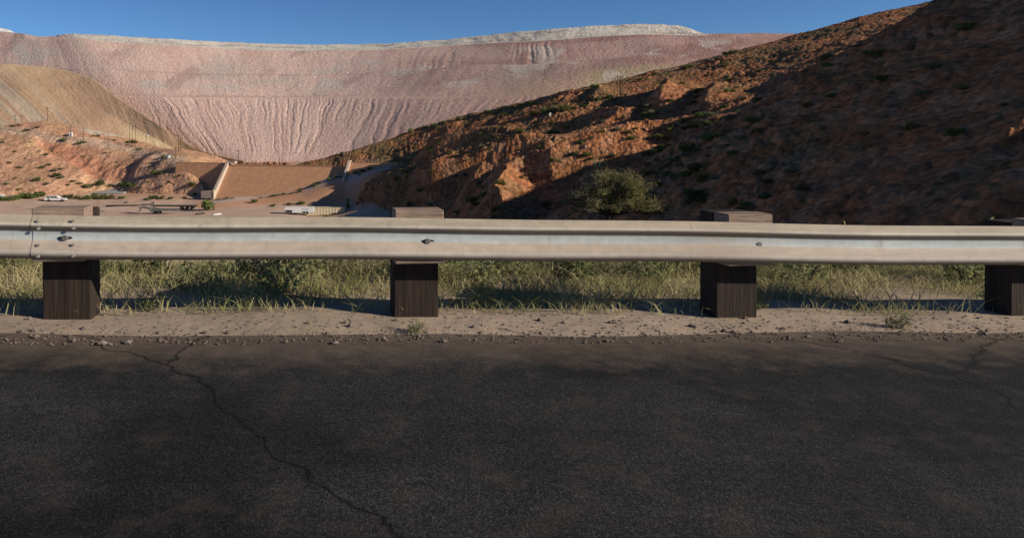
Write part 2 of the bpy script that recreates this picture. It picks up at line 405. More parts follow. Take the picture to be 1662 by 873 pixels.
def hill_h(X, Y, rough=True):
    X = np.asarray(X, float); Y = np.asarray(Y, float)
    h = add_ridges(X, Y, base0(X, Y))
    d, s, t = polydist(X, Y, CREST)
    cz = np.interp(X*PW[0]+Y*PW[1], WG, ZG)
    h = np.maximum(h, cz-np.where(s > 0, .75, .6)*d)
    cap = EYE-.15*Y-1.0+np.maximum(X-28, 0)*.4+np.maximum(Y-48, 0)*.8
    h = np.where(Y < 75, np.minimum(h, cap), h)
    for q, ra, rb in PADC:
        ex = np.maximum(np.abs(X-q[0])-ra*.5, 0); ey = np.maximum(np.abs(Y-q[1])-rb*.5, 0)
        r = np.hypot(ex, ey); h = np.minimum(h, q[2]+1.5*np.maximum(r-.5, 0))
    d, s, t = polydist(X+fbm(X*.06, Y*.06, 3)*4, Y+fbm(X*.06+9, Y*.06+4, 3)*4, TOE)
    inside = d*-s
    inside = np.where(Y < 40, np.maximum(inside, (40-Y)*.4+inside), inside)
    g = ground_h(X, Y, False)
    cut = g-1.5+(1.35+.6*sstep(229, 234, Y)-1.4*sstep(240, 250, Y)-.8*sstep(192, 204, Y)*sstep(227, 218, Y))*np.maximum(inside, -6)
    h = np.minimum(h, cut)
    if rough:
        a = 1.0
        h = h+fbm(X*.035, Y*.035, 3)*1.0+np.maximum(fbm(X*.33, Y*.33, 3), -.1)*.5+(np.abs(pnoise(X*.55, Y*.55))*.9+np.abs(pnoise(X*1.1+9, Y*1.1))*.4)*sstep(-.25, .25, fbm(X*.05+3, Y*.05, 3))*.8+fbm(X*.11, Y*.11, 2)*.5+fbm(X*.9, Y*.9, 2)*.2
    return h
# ---------------------------------------------------------------- left hill
lh = [P(*a) for a in [
    (-300, 180, 335), (-300, 300, 270), (-150, 190, 335), (-150, 260, 298), (-150, 315, 268),
    (0, 200, 335), (0, 226, 318), (0, 260, 298), (0, 290, 283), (0, 313, 271),
    (40, 195, 338), (80, 196, 338), (120, 206, 336), (160, 213, 334), (215, 223, 332), (240, 232, 328), (290, 246, 322), (330, 254, 318), (365, 262, 312),
    (100, 240, 312), (100, 270, 296), (100, 300, 281), (100, 316, 274),
    (200, 250, 310), (200, 275, 298), (200, 300, 286), (200, 310, 280), 
    (230, 259, 296), (262, 263, 287), (280, 269, 282), (280, 287, 275), (280, 301, 271), (220, 270, 297), (220, 285, 287), (220, 299, 280), (245, 270, 291), (245, 285, 281.5), (245, 299, 275), (301, 278, 275.5), (319, 291, 272), (332, 299, 269.5), (268, 274, 283), (345, 316, 262), (345, 318, 270), (365, 325, 264), (385, 330, 266), (362, 325, 274)]]
for px, py, d in [(-300, 180, 335), (-150, 190, 335), (0, 200, 335), (80, 196, 338), (160, 213, 334), (240, 232, 328), (330, 256, 316)]:
    v = P(px, py, d+22); v[2] = P(px, py, d)[2]-7; lh.append(v)
lh += [np.array(a, float) for a in [(-50, 262, -24), (-48, 275, -23), (-40, 300, -20)]]
lh_tps = TPS(lh, .0003)
SCARP = [march(*a, lh_tps, 240, 360)[:2] for a in [(75, 232), (95, 246), (120, 262), (150, 276), (185, 290)]]
TOE_L = [tuple(P(*a)[:2]) for a in [(-330, 314, 270), (-150, 314, 268), (0, 313, 271), (100, 315, 273), (190, 309, 279), (250, 309, 272), (290, 308, 269.5), (318, 304, 268), (332, 299, 267.5), (338, 291, 270), (350, 277, 279), (368, 263, 290), (385, 258, 315), (395, 255, 345)]]
def left_h(X, Y, rough=True):
    X = np.asarray(X, float); Y = np.asarray(Y, float)
    h = lh_tps(X, Y)
    d, s, t = polydist(X+fbm(X*.05, Y*.05, 3)*4, Y+fbm(X*.05+8, Y*.05, 3)*4, SCARP)
    sc0 = np.clip(1-d/12, 0, 1)
    h = h-1.5*sstep(1.0, .6, t)*np.where(s < 0, np.clip(1-d/13, 0, 1), np.clip(1-d/3.5, 0, 1)**.7)-.9*sc0*np.abs(pnoise(X*.22, Y*.1))
    dT, sT, tT = polydist(X+fbm(X*.07, Y*.07, 3)*2.5, Y+fbm(X*.07+9, Y*.07+4, 3)*2.5, TOE_L)
    h = np.minimum(h, ground_h(X, Y, False)-.8+1.6*np.maximum(-sT*dT, -4))
    if rough:
        sc = np.clip(1-d/16, 0, 1)
        h = h+fbm(X*.04, Y*.04, 4)*1.5+(ridged(X*.10, Y*.04, 3)-.55)*1.6*sc+fbm(X*.3, Y*.3, 3)*.35*(1+sc)+fbm(X*.8, Y*.8, 2)*.13
    return h

# ---------------------------------------------------------------- build the terrain meshes
def fan(th0, th1, n, r0, r1, m, extra=None):
    th = np.radians(np.linspace(th0, th1, n))
    if extra is not None: th = np.concatenate([th, np.radians(extra)])
    r = np.geomspace(r0, r1, m)
    T, R = np.meshgrid(th, r); return R*np.tan(T)*0+R*np.sin(T), R*np.cos(T)
def lerp(a, b, t): return np.asarray(a)+(np.asarray(b)-np.asarray(a))*t[..., None]
def colmix(c, other, f): return c+(np.array(other)-c)*np.clip(f, 0, 1)[..., None]

# ground sheet to the horizon
X, Y = fan(-180, 180, 721, .8, 420, 330)
r2 = np.array([460, 560, 750, 1100, 1800, 3200, 6000.0]); T2 = np.linspace(-np.pi, np.pi, 721)
X = np.vstack([X, r2[:, None]*np.sin(T2)[None]]); Y = np.vstack([Y, r2[:, None]*np.cos(T2)[None]])
Z = np.where(np.abs(np.arctan2(X, Y)) < 3.2, ground_h(X, Y), 0)
c = np.broadcast_to(np.array([.68, .47, .35]), X.shape+(3,)).copy()
qq = X*_m[0]+Y*_m[1]
c = colmix(c, (.5, .38, .28), sstep(12, 8, qq))
c = colmix(c, (.24, .21, .13), sstep(.0, .4, fbm(X*.5, Y*.5, 3))*sstep(14, 7, qq)*.7)
slope = np.abs(np.gradient(lot_tps(np.clip(X, -400, 400), np.clip(Y, -100, 420)), axis=0))
rr = np.hypot(X, Y)
c = colmix(c, (.58, .34, .21), sstep(-24.4, -22.5, Z)*sstep(60, 200, rr)*.85)
c = colmix(c, (.32, .26, .14), sstep(.1, .45, fbm(X*.09, Y*.2, 4))*sstep(236, 246, Y)*sstep(275, 262, Y)*.6)
c = colmix(c, (.5, .35, .27), sstep(.12, .35, fbm(X*.02+Y*.01, Y*.45, 4))*sstep(120, 190, rr)*.7)
c = colmix(c, (.74, .53, .41), sstep(.15, .4, fbm(X*.03, Y*.3+50, 4))*sstep(120, 190, rr)*.6)
# dirt access road climbing past the dam foot
ROADLINE = [P(350, 329, 256)[:2], P(400, 319, 258)[:2], P(450, 309, 259)[:2], P(500, 299, 258)[:2], P(560, 286, 255)[:2], P(620, 275, 250)[:2]]
d, s, t = polydist(X, Y, ROADLINE)
c = colmix(c, (.66, .34, .185), sstep(13, 9, d)*np.where(s > 0, 1, 0)*sstep(0, 3, d)*.8); c = colmix(c, (.3, .24, .13), sstep(6.5, 4, d)*np.where(s < 0, .6, 0)); c = colmix(c, (.62, .49, .41), sstep(3.6, 2.6, d)*.95); 
ground = grid_obj('ground', X, Y, Z, M['ground'], c); tag(ground, kind='structure')

# right hillside
X, Y = fan(-8.5, 45.5, 640, 18, 400, 600, np.concatenate([np.linspace(46, 62, 40), np.linspace(63, 84, 30)]))
Z = hill_h(X, Y)
keep = (Z > ground_h(X, Y, False)-1.2)
c = np.broadcast_to(np.array([.42, .17, .075]), X.shape+(3,)).copy()
g1 = fbm(X*.045, Y*.045, 4); g2 = fbm(X*.25, Y*.25, 3)
c = colmix(c, (.44, .215, .115), sstep(-.1, .3, g2))
hi = sstep(195, 280, np.hypot(X, Y))
c = colmix(c, (.23, .155, .075), np.clip(sstep(-.15, .35, g1+.25*g2)*(.35+.65*hi), 0, 1)*.85)
c = colmix(c, (.11, .105, .045), sstep(.1, .35, fbm(X*.12+7, Y*.12, 4))*(.35+.4*hi))
for q, ra, rb in PADC:
    r = np.hypot(np.maximum(np.abs(X-q[0])-ra*.5, 0), np.maximum(np.abs(Y-q[1])-rb*.5, 0))
    c = colmix(c, (.33, .2, .11), sstep(2.5, .5, r))
    c = colmix(c, (.2, .085, .05), sstep(1.0, 2.0, r)*sstep(9, 4, r)*.9)
RAY = [march(px, py, base0)[:2] for px, py in [(1085, 112), (1110, 107), (1150, 99), (1195, 88)] if march(px, py, base0) is not None]
if len(RAY) > 1:
    d, s, t = polydist(X, Y, RAY); c = colmix(c, (.42, .32, .22), sstep(3.0, 1.2, d)*.9)
hill = grid_obj('hillside', X, Y, Z, M['redhill'], c, keep); tag(hill, kind='structure')

# left hillside
X, Y = fan(-44, -8.5, 430, 235, 372, 240)
Z = left_h(X, Y)
keep = (Z > ground_h(X, Y, False)-1.0)
c = np.broadcast_to(np.array([.56, .31, .19]), X.shape+(3,)).copy()
g1 = fbm(X*.05, Y*.05, 4); g2 = fbm(X*.3, Y*.3, 3)
c = colmix(c, (.62, .36, .2), sstep(-.1, .4, g1)); c = colmix(c, (.54, .38, .25), sstep(.0, .5, g2+.5*g1)*.5)
d, s, t = polydist(X, Y, SCARP)
c = colmix(c, (.46, .2, .12), sstep(14, 4, d)*np.where(s < 0, 1, sstep(5, 1, d))*.75)
TRK = [march(*a, lh_tps, 240, 360)[:2] for a in [(-60, 205), (20, 212), (90, 224), (150, 232), (220, 242), (290, 262)]]
d, s, t = polydist(X, Y, TRK); c = colmix(c, (.56, .42, .31), sstep(4, 1.5, d)*.6)
WH = march(182, 216, lh_tps, 240, 372)
c = colmix(c, (.66, .57, .43), sstep(9, 5, np.hypot((X-(-124))*.6, Y-333)))
left = grid_obj('hillside', X, Y, Z, M['lefthill'], c, keep); tag(left, kind='structure')

def loft(cols, n, m, vk):
    """cols: list of columns, each a list of world points at parameters vk -> dense grid"""
    A = np.array(cols)                                           # K,R,3
    k = np.arange(len(A)); s = np.linspace(0, len(A)-1, n)
    i = np.clip(s.astype(int), 0, len(A)-2); f = (s-i)[:, None, None]
    def at(j): return A[np.clip(j, 0, len(A)-1)]
    p0, p1, p2, p3 = at(i-1), at(i), at(i+1), at(i+2)
    G = .5*(2*p1+(p2-p0)*f+(2*p0-5*p1+4*p2-p3)*f*f+(3*p1-p0-3*p2+p3)*f**3)   # n,R,3
    v = np.linspace(0, vk[-1], m); j = np.clip(np.searchsorted(vk, v, 'right')-1, 0, len(vk)-2)
    fr = ((v-np.array(vk)[j])/(np.array(vk)[j+1]-np.array(vk)[j]))[None, :, None]
    D = G[:, j]*(1-fr)+G[:, j+1]*fr
    # soften the breaks of slope a little
    for _ in range(2): D[:, 1:-1] = .25*D[:, :-2]+.5*D[:, 1:-1]+.25*D[:, 2:]
    return D, s[:, None]*np.ones(m)[None], v[None]*np.ones(n)[:, None]
def normals(D):
    a = np.gradient(D, axis=0); b = np.gradient(D, axis=1); nn = np.cross(a, b)
    nn /= np.maximum(np.linalg.norm(nn, axis=2, keepdims=True), 1e-9)
    return np.where(nn[..., 2:3] < 0, -nn, nn)

# pink dump: toe, top of the gullied slope, bench, foot of the pale rim, crest
dump_cols = [
    [(-200, 300, 410), (-260, 158, 462), (-280, 112, 490), (-290, 62, 520), (-300, 44, 530)],
    [(-60, 300, 395), (-120, 152, 448), (-140, 110, 472), (-150, 62, 506), (-160, 44, 515)],
    [(120, 292, 378), (40, 152, 428), (10, 110, 455), (0, 62, 490), (-10, 50, 498)],
    [(200, 283, 370), (110, 154, 412), (90, 111, 442), (72, 65, 475), (70, 59.5, 482)],
    [(260, 275, 362), (185, 155, 400), (160, 113, 430), (125, 62, 466), (116, 55, 473)],
    [(300, 268, 356), (228, 156, 395), (210, 115, 427), (185, 68, 462), (180, 57.5, 470)],
    [(340, 262, 350), (270, 157, 392), (260, 118, 425), (248, 72, 458), (246, 62, 466)],
    [(390, 259, 345), (350, 157, 392), (345, 121, 424), (345, 78, 458), (345, 67, 466)],
    [(440, 258, 343), (430, 158, 390), (430, 122, 421), (435, 82, 454), (435, 71, 462)],
    [(490, 260, 340), (510, 157, 386), (520, 122, 416), (530, 83, 448), (530, 72.5, 456)],
    [(560, 262, 335), (600, 158, 376), (620, 118, 405), (640, 80, 438), (640, 70, 446)],
    [(680, 250, 325), (730, 158, 360), (750, 108, 390), (770, 72, 424), (760, 60.5, 432)],
    [(860, 225, 320), (880, 152, 350), (880, 105, 376), (880, 66, 410), (880, 48.5, 418)],
    [(980, 200, 322), (970, 144, 350), (970, 98, 374), (965, 60, 404), (965, 42, 412)],
    [(1080, 180, 325), (1050, 135, 350), (1050, 92, 372), (1050, 56, 400), (1045, 39.5, 408)],
    [(1150, 165, 327), (1120, 128, 350), (1110, 90, 371), (1110, 57, 398), (1105, 43, 404)],
    [(1200, 155, 328), (1170, 122, 350), (1160, 88, 370), (1152, 58, 394), (1150, 54.5, 399)],
    [(1280, 140, 330), (1260, 112, 350), (1240, 85, 370), (1230, 57, 392), (1230, 54, 396)],
    [(1400, 120, 335), (1380, 100, 355), (1380, 80, 375), (1370, 60, 395), (1370, 56, 400)],
]
cols = []
for cc in dump_cols:
    w = [P(*a) for a in cc]
    # insert benches: flat step behind rows 1 and 2
    def shelf(p, k, dz): 
        q = p*1.0; s_ = 1-k/p[1]; return np.array([p[0]*s_, p[1]*s_, p[2]-dz])
    b1 = shelf(w[1], 5, .5); b2 = shelf(w[2], 7, .3)
    top = w[4].copy(); back = np.array([top[0]*1.02, top[1]+6, top[2]-.3]); far = np.array([top[0]*1.2, top[1]+120, top[2]-6])
    cols.append([w[0]-np.array([0, 3, 4]), w[0], b1, w[1], b2, w[2], w[3]*np.array([.996, .996, .99]), w[3], top, back, far])
VK = [0, .04, .40, .43, .60, .625, .82, .835, .90, .93, 1.0]
D, S, V = loft(cols, 1000, 300, VK)
nn = normals(D)
u = np.cumsum(np.concatenate([[0], np.linalg.norm(np.diff(D[:, 120], axis=0), axis=1)]))[:, None]*np.ones(D.shape[1])[None]
vm = V*150
warp = fbm(u*.03, vm*.05, 3)*7+fbm(u*.12, vm*.1, 3)*2.2
# gullies run down the fall line of the lowest slope
gz = sstep(.03, .12, V)*sstep(.415, .36, V)*sstep(4.0, 6.5, S)*sstep(13.5, 12.5, S)
warp = warp*.55
def gully(f, seed, p=1.0):
    w = np.abs(pnoise((u+warp)*f+seed, vm*.012+seed)); return np.clip(1-w*3.2, 0, 1)**p
deep = gully(.19, 3, 1.2)*.7*sstep(.0, .3, pnoise((u+warp*.5)*.04, vm*.01)+.2)+gully(.33, 11)*.6*sstep(.15, .36, V)+gully(.62, 29)*.35*sstep(.1, .4, V)
# upper right rills
uz = sstep(.58, .64, V)*sstep(.83, .78, V)*sstep(9.8, 11.5, S)*sstep(14.5, 13.2, S)
rz2 = sstep(.43, .46, V)*sstep(.62, .58, V)
disp = -gz*deep*.4-uz*(gully(.17, 41)*.5+gully(.3, 47)*.4)*sstep(-.1, .3, pnoise(u*.02+3, vm*.01))
disp -= (gully(.09, 61)*.12)*sstep(.42, .45, V)*sstep(.84, .8, V)*.9
disp += fbm(u*.02, vm*.03, 2)*.4*sstep(1, .9, V)+fbm(u*.75, vm*.75, 3)*.24+fbm(u*.09+4, vm*.09, 3)*.7*sstep(.83, .84, V)*sstep(.96, .9, V)
D2 = D+nn*disp[..., None]
c = np.broadcast_to(np.array([.74, .525, .435]), S.shape+(3,)).copy()
st = fbm((u+warp*.6)*.09, vm*.02, 4); st2 = fbm(u*.02+40, vm*.05, 4)
c = colmix(c, (.65, .44, .365), sstep(-.1, .4, st)*.8)
c = colmix(c, (.56, .465, .39), sstep(.0, .45, fbm(u*.02+11, vm*.03+5, 5))*.75*sstep(.4, .45, V))
right = sstep(8.8, 12.2, S)
c = colmix(c, (.29, .155, .135), right*.85*(.6+.4*sstep(-.3, .3, st2))*sstep(.3, .5, V))
c = colmix(c, (.36, .21, .175), right*.7*sstep(.5, .3, V))
c = colmix(c, (.25, .185, .175), sstep(.15, .5, fbm((u+vm*.9)*.018, vm*.02-u*.01, 4)+.1)*.6*sstep(9, 11, S)*sstep(.45, .6, V))
c = colmix(c, (.46, .31, .265), sstep(.025, .0, np.abs(V-.612))*.75*sstep(11.5, 10, S))
c = colmix(c, (.5, .36, .25), sstep(.03, .0, np.abs(V-.425))*.5)
c = colmix(c, (.42, .33, .2), sstep(12.3, 13.0, S)*sstep(15.5, 14.4, S)*sstep(.36, .43, V)*sstep(.57, .5, V)*.8)
c = colmix(c, (.42, .29, .2), sstep(11.2, 11.8, S)*sstep(12.8, 12.2, S)*sstep(.36, .41, V)*sstep(.55, .45, V)*.6)
c = colmix(c, (.52, .47, .42), sstep(3.2, 1.8, S)*sstep(-.25, .25, fbm((u+warp*.5)*.13, vm*.012, 3))*.8*sstep(.42, .5, V))
c = colmix(c, (.60, .53, .46), sstep(.1, .3, fbm(u*.035+60, vm*.05, 4))*sstep(.45, .5, V)*sstep(.8, .75, V)*.6)
c = colmix(c, (.42, .27, .24), sstep(.15, .4, fbm((u-vm*.5)*.05+90, vm*.03, 4))*sstep(.43, .5, V)*.55)
sp = RNG.random(S.shape); c = np.where((sp > .985)[..., None], c*1.25, c); c = np.where((sp < .02)[..., None], c*.66, c)
rim = sstep(.822, .835, V)*sstep(3.3, 4.2, S)*sstep(16.2, 15.4, S)
c = colmix(c, (.70, .65, .56), rim*.9); c = colmix(c, (.38, .30, .25), rim*sstep(.0, .35, fbm(u*.05, vm*.35, 4))*.75)
c = colmix(c, (.72, .68, .6), rim*sstep(.12, .3, fbm(u*.03+9, vm*.5, 3))*.5)
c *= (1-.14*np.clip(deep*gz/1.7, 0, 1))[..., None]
dump = grid_obj('mine_dump_slope', D2[..., 0], D2[..., 1], D2[..., 2], M['pink'], c); tag(dump, kind='structure')
# white heap behind the rim at the far left
hp = [[P(x, yb, 500), P(x, .5*(yb+yt)-1, 505), P(x, yt, 510), P(x, yt, 530)] for x, yb, yt in [(-220, 75, 20), (-100, 75, 28), (-20, 72, 40), (0, 70, 46), (14, 66, 49), (26, 64, 55), (40, 66, 62)]]
Dh, Sh, Vh = loft(hp, 60, 24, [0, .4, .8, 1])
heap = grid_obj('mine_dump_slope', Dh[..., 0], Dh[..., 1], Dh[..., 2]+fbm(Dh[..., 0]*.2, Sh*3, 3)*.5, M['pink'], np.broadcast_to(np.array([.78, .75, .7]), Sh.shape+(3,)))
tag(heap, kind='structure')
# tan dump cone
tb = [(-200, 222, 350), (-80, 222, 348), (20, 222, 346), (80, 224, 345), (120, 226, 344), (155, 229, 343), (185, 234, 341.8), (210, 240, 340), (240, 248, 336.5), (272, 256, 333), (300, 262, 329.5), (340, 267, 326), (412, 271, 321)]
tt_ = [(-330, 60, 470), (-170, 84, 440), (-70, 97, 420), (0, 103, 408), (67, 108, 404), (110, 115, 399), (150, 128.5, 389), (181, 152, 377), (214, 175, 366), (261, 205, 351), (291, 225.5, 344), (334, 247, 334), (396, 262, 324)]
cols = []
for a, b in zip(tb, tt_):
    A_, B_ = P(*a), P(*b); Mi = .5*(A_+B_)+np.array([0, 1.5, -1.0]); bk = B_+np.array([-4, 30, -22])
    cols.append([A_-np.array([0, 3, 4]), A_, Mi, B_, B_+np.array([-1, 4, -.6]), bk])
Dt, St, Vt = loft(cols, 460, 170, [0, .06, .45, .85, .88, 1])
nn = normals(Dt)
u = np.cumsum(np.concatenate([[0], np.linalg.norm(np.diff(Dt[:, 60], axis=0), axis=1)]))[:, None]*np.ones(Dt.shape[1])[None]
vm = Vt*110
us = u+vm*.22*sstep(7.5, 4.5, St)
rl = fbm(us*.11, vm*.006, 4)
Dt2 = Dt+nn*(rl*.35*sstep(0, .1, Vt)*sstep(.85, .75, Vt)+fbm(u*.4, vm*.4, 2)*.15)[..., None]
c = np.broadcast_to(np.array([.54, .345, .22]), St.shape+(3,)).copy()
lf = sstep(5.2, 3.0, St)
c = colmix(c, (.6, .465, .33), lf*sstep(-.2, .2, fbm(us*.2+5, vm*.008, 3))*.95)
c = colmix(c, (.58, .37, .215), sstep(.1, .4, fbm(us*.07+20, vm*.006, 3))*.6)
c = colmix(c, (.6, .43, .25), sstep(.72, .86, Vt)*.6)
c = colmix(c, (.72, .55, .31), sstep(.55, .3, Vt+.08*fbm(u*.1, vm*.1, 2))*sstep(6.6, 7.4, St)*.95)
c = colmix(c, (.55, .36, .15), sstep(9.4, 10.6, St)*.5)
tan = grid_obj('mine_dump_slope', Dt2[..., 0], Dt2[..., 1], Dt2[..., 2], M['tan'], c); tag(tan, kind='structure')

# road sheet
mb = []; qs = [-9, -6, -3, -1, 0, 1, 2, 3, 3.8, 4.85]; ps = np.linspace(-45, 70, 116)
Vv = [RP(p, q+(.05*math.sin(p*2.1)+.03*math.sin(p*5.3) if q == 4.85 else 0), .004+(-.004 if q == 4.85 else 0)) for p in ps for q in qs]
n = len(qs); Ff = [(i*n+j+1, i*n+j, (i+1)*n+j, (i+1)*n+j+1) for i in range(len(ps)-1) for j in range(n-1)]
tag(mesh_obj('road', Vv, [f[::-1] for f in Ff], M['asphalt'], None, True), kind='structure')
# ================================================================ things
def hit(px, py, h=None, d0=30, d1=400, step=.4):
    """where a sight line meets the ground, so a measured place becomes a place in the world"""
    f = h or (lambda x, y: np.maximum(np.maximum(ground_h(x, y), np.where(x > -42, hill_h(x, y), -99)), np.where(x < -35, left_h(x, y), -99)))
    return march(px, py, f, d0, d1, step)
def ground_at(x, y):
    x = np.array([x]); y = np.array([y])
    g = ground_h(x, y)
    if y[0] > 18 and x[0] > -42: g = np.maximum(g, hill_h(x, y))
    if y[0] > 235 and x[0] < -35: g = np.maximum(g, left_h(x, y))
    return float(g[0])
def copy_tree(o, parent=None):
    c = o.copy(); COL.objects.link(c)
    if parent is not None: c.parent = parent
    for ch in o.children: copy_tree(ch, c)
    return c

# ---------------------------------------------------------------- guard rail
rail = empty('guard_rail', tuple(RP(0, 5.24)), math.atan2(_e[1], _e[0]), 'galvanised W-beam guard rail on timber posts along the road edge', 'guard rail')
TOPZ = .754
M['bolt'] = plain('bolt steel', (.42, .37, .31), .5, .2, .2, 5)
M['post'] = plain('shade-darkened post wood', (.04, .027, .02), .9, 0, .45, 3, .4, stretch=(8, 8, .5))  # wood tone darkened throughout to stand in for the rail's shadow
prof = [(.000, 0.0), (-.004, -.006), (-.022, -.026), (-.038, -.048), (-.045, -.058), (-.047, -.068), (-.043, -.078), (-.028, -.092), (-.010, -.108), (-.002, -.115), (0, -.122),
        (0, -.166), (-.003, -.174), (-.012, -.190), (-.028, -.216), (-.042, -.240), (-.047, -.254), (-.046, -.268), (-.036, -.288), (-.020, -.302), (-.003, -.312)]
dust_shade = [(.46, .385, .29)]*4+[(.60, .53, .44)]*2+[(.27, .225, .185)]*3+[(.44, .45, .43)]*1+[(.53, .56, .55)]*2+[(.52, .5, .45)]*1+[(.50, .405, .32)]*3+[(.60, .53, .45)]*2+[(.24, .2, .17)]*3  # tan dust and bluish zinc; underside shade and crest highlights painted in
def beam(p0, p1, off):
    n = int((p1-p0)/.25)+1; ps = np.linspace(p0, p1, n); V = []; C = []; Fs = []
    k = len(prof)
    for i, p in enumerate(ps):
        sag = .006*math.sin(p*.9)+.004*math.sin(p*2.3+1)
        for (y, z), c in zip(prof, dust_shade): V.append((p, y-off+.008*math.sin(p*.6+2), TOPZ+z+sag+GRADE*p)); C.append(c)
        for (y, z), c in zip(prof, dust_shade): V.append((p, y-off+.0035+.008*math.sin(p*.6+2), TOPZ+z+sag+GRADE*p)); C.append(c)
    for i in range(n-1):
        a, b = i*2*k, (i+1)*2*k
        for j in range(k-1):
            Fs.append((a+j, a+j+1, b+j+1, b+j)); Fs.append((a+k+j, b+k+j, b+k+j+1, a+k+j+1))
        Fs.append((a, b, b+k, a+k)); Fs.append((a+k-1, a+2*k-1, b+2*k-1, b+k-1))
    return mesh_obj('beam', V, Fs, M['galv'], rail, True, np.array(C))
SP = 2.62; P0 = .87
joints = [P0+SP*(-1)+k*3*SP for k in range(-2, 5)]
for i in range(len(joints)-1): beam(joints[i]-.17, joints[i+1]+.17, 0.0 if i % 2 else .004)
def disc(mb, p, y, z, r, h, sx=1.0, n=10):
    vs = [(p+math.cos(2*math.pi*k/n)*r*sx, y, z+math.sin(2*math.pi*k/n)*r) for k in range(n)]+[(p+math.cos(2*math.pi*k/n)*r*.8*sx, y-h, z+math.sin(2*math.pi*k/n)*r*.8) for k in range(n)]
    mb.add(vs, [tuple(range(2*n-1, n-1, -1))]+[(k, n+k, n+(k+1) % n, (k+1) % n) for k in range(n)])
for k in range(-5, 11):
    p = P0+SP*k; rz = GRADE*p; jit = RNG.uniform(-.012, .012, 4)
    mb = MB(); mb.box(p-.175+jit[0], p+.175+jit[0], .205, .445, -.55+rz, .784+rz+jit[1], 0, .008); po = mb.build('post', M['post'], rail); po.rotation_euler = (RNG.uniform(-.008, .008), RNG.uniform(-.006, .006), 0); po.location = (0, 0, 0)
    mb = MB(); mb.box(p-.185+jit[2], p+.185+jit[2], .006, .202, .415+rz, .809+rz+jit[1], 0, .008); mb.build('spacer_block', M['blockwood'], rail)
    mb = MB(); disc(mb, p+.05, -.0045, TOPZ-.168+rz, .021, .014, 1.15); mb.build('bolt', M['steel'], rail)
    mb = MB(); disc(mb, p+.05, -.001, TOPZ-.168+rz, .013, .003, 4.2); mb.build('bolt_slot', M['darksteel'], rail)
for j in joints:
    for dp in (-.12, .12, ):
        for y, z in ((-.034, -.040), (-.030, -.095), (-.026, -.210), (-.038, -.290)):
            mb = MB(); disc(mb, j+dp, y-.006, TOPZ+z+GRADE*j, .011, .007, 1.3); mb.build('bolt', M['bolt'], rail)

# ---------------------------------------------------------------- dam
aD = (DT1-DT0)/np.linalg.norm(DT1-DT0); nD = np.array([aD[1], -aD[0]])       # nD points downstream (towards the road)
dam = empty('retaining_dam', (DT0[0], DT0[1], 0), math.atan2(aD[1], aD[0]), 'low sloping brown concrete dam with pale training walls below the pink mine slope', 'dam')
# local frame: x along the dam, -y downstream
def dam_wall(x0, x1, zt, zb=-27, crest=1.6, sl=1.0):
    n = max(2, int(abs(x1-x0)/4)); mb = MB()
    prof_ = [(0, zt), (0, zt-.5), (-.12, zt-.52), (-(zt-zb)*sl, zb), (crest, zb), (crest, zt)]
    m_ = len(prof_); V = []; Fs = []
    for i in range(n+1):
        x = x0+(x1-x0)*i/n
        V += [(x, y, z) for y, z in prof_]
    for i in range(n):
        for j in range(m_): Fs.append((i*m_+j, (i+1)*m_+j, (i+1)*m_+(j+1) % m_, i*m_+(j+1) % m_))
    Fs += [tuple(range(m_)), tuple(n*m_+j for j in range(m_-1, -1, -1))]
    return mb.add(V, Fs)
LD = np.linalg.norm(DT1-DT0)
dam_wall(.55, LD-.45, -10.7).build('spillway_face', M['concrete'], dam)
dam_wall(-22, -.55, -10.0, sl=.3).build('abutment_wall', M['concrete'], dam)
dam_wall(LD+.45, LD+18, -9.1).build('abutment_wall', M['concrete'], dam)
def training(x, zt, zf, w=.5, up=1.5):
    mb = MB(); pr = [(1.4, zt+.35), (-.5, zt+.35), (-(zt-zf)-.4, zf+up), (-(zt-zf)-1.6, zf+up-.3), (-(zt-zf)-1.6, zf-2), (1.4, zf-2)]
    V = [(x-w, y, z) for y, z in pr]+[(x+w, y, z) for y, z in pr]; n = len(pr)
    return mb.add(V, [tuple(range(n-1, -1, -1)), tuple(range(n, 2*n))]+[(i, (i+1) % n, n+(i+1) % n, n+i) for i in range(n)])
mb = training(0, -9.9, -21.2); mb.box(-.5, 3.2, -.6, 1.3, -10.3, -9.35); mb.build('training_wall', M['palecon'], dam)
mb = MB(); mb.add([(-4.6, -12.9, -22.5), (.45, -12.9, -22.5), (.45, -12.0, -22.5), (-4.6, -12.0, -22.5), (-4.6, -12.9, -19.9), (.45, -12.9, -19.6), (.45, -12.0, -19.6), (-4.6, -12.0, -19.9)], [(3, 2, 1, 0), (4, 5, 6, 7), (0, 1, 5, 4), (1, 2, 6, 5), (2, 3, 7, 6), (3, 0, 4, 7)]); mb.build('toe_wall', M['palecon'], dam)
training(LD, -8.95, -15.5, .45, 1.0).build('training_wall', M['palecon'], dam)
mb = MB()
for i in range(12): mb.box(LD+.8+i*1.3-.04, LD+.8+i*1.3+.04, .3, .38, -9.1, -8.15)
mb.box(LD+.76, LD+15.2, .31, .37, -8.2, -8.13); mb.box(LD+.76, LD+15.2, .31, .37, -8.62, -8.56); mb.build('railing', M['container'], dam)

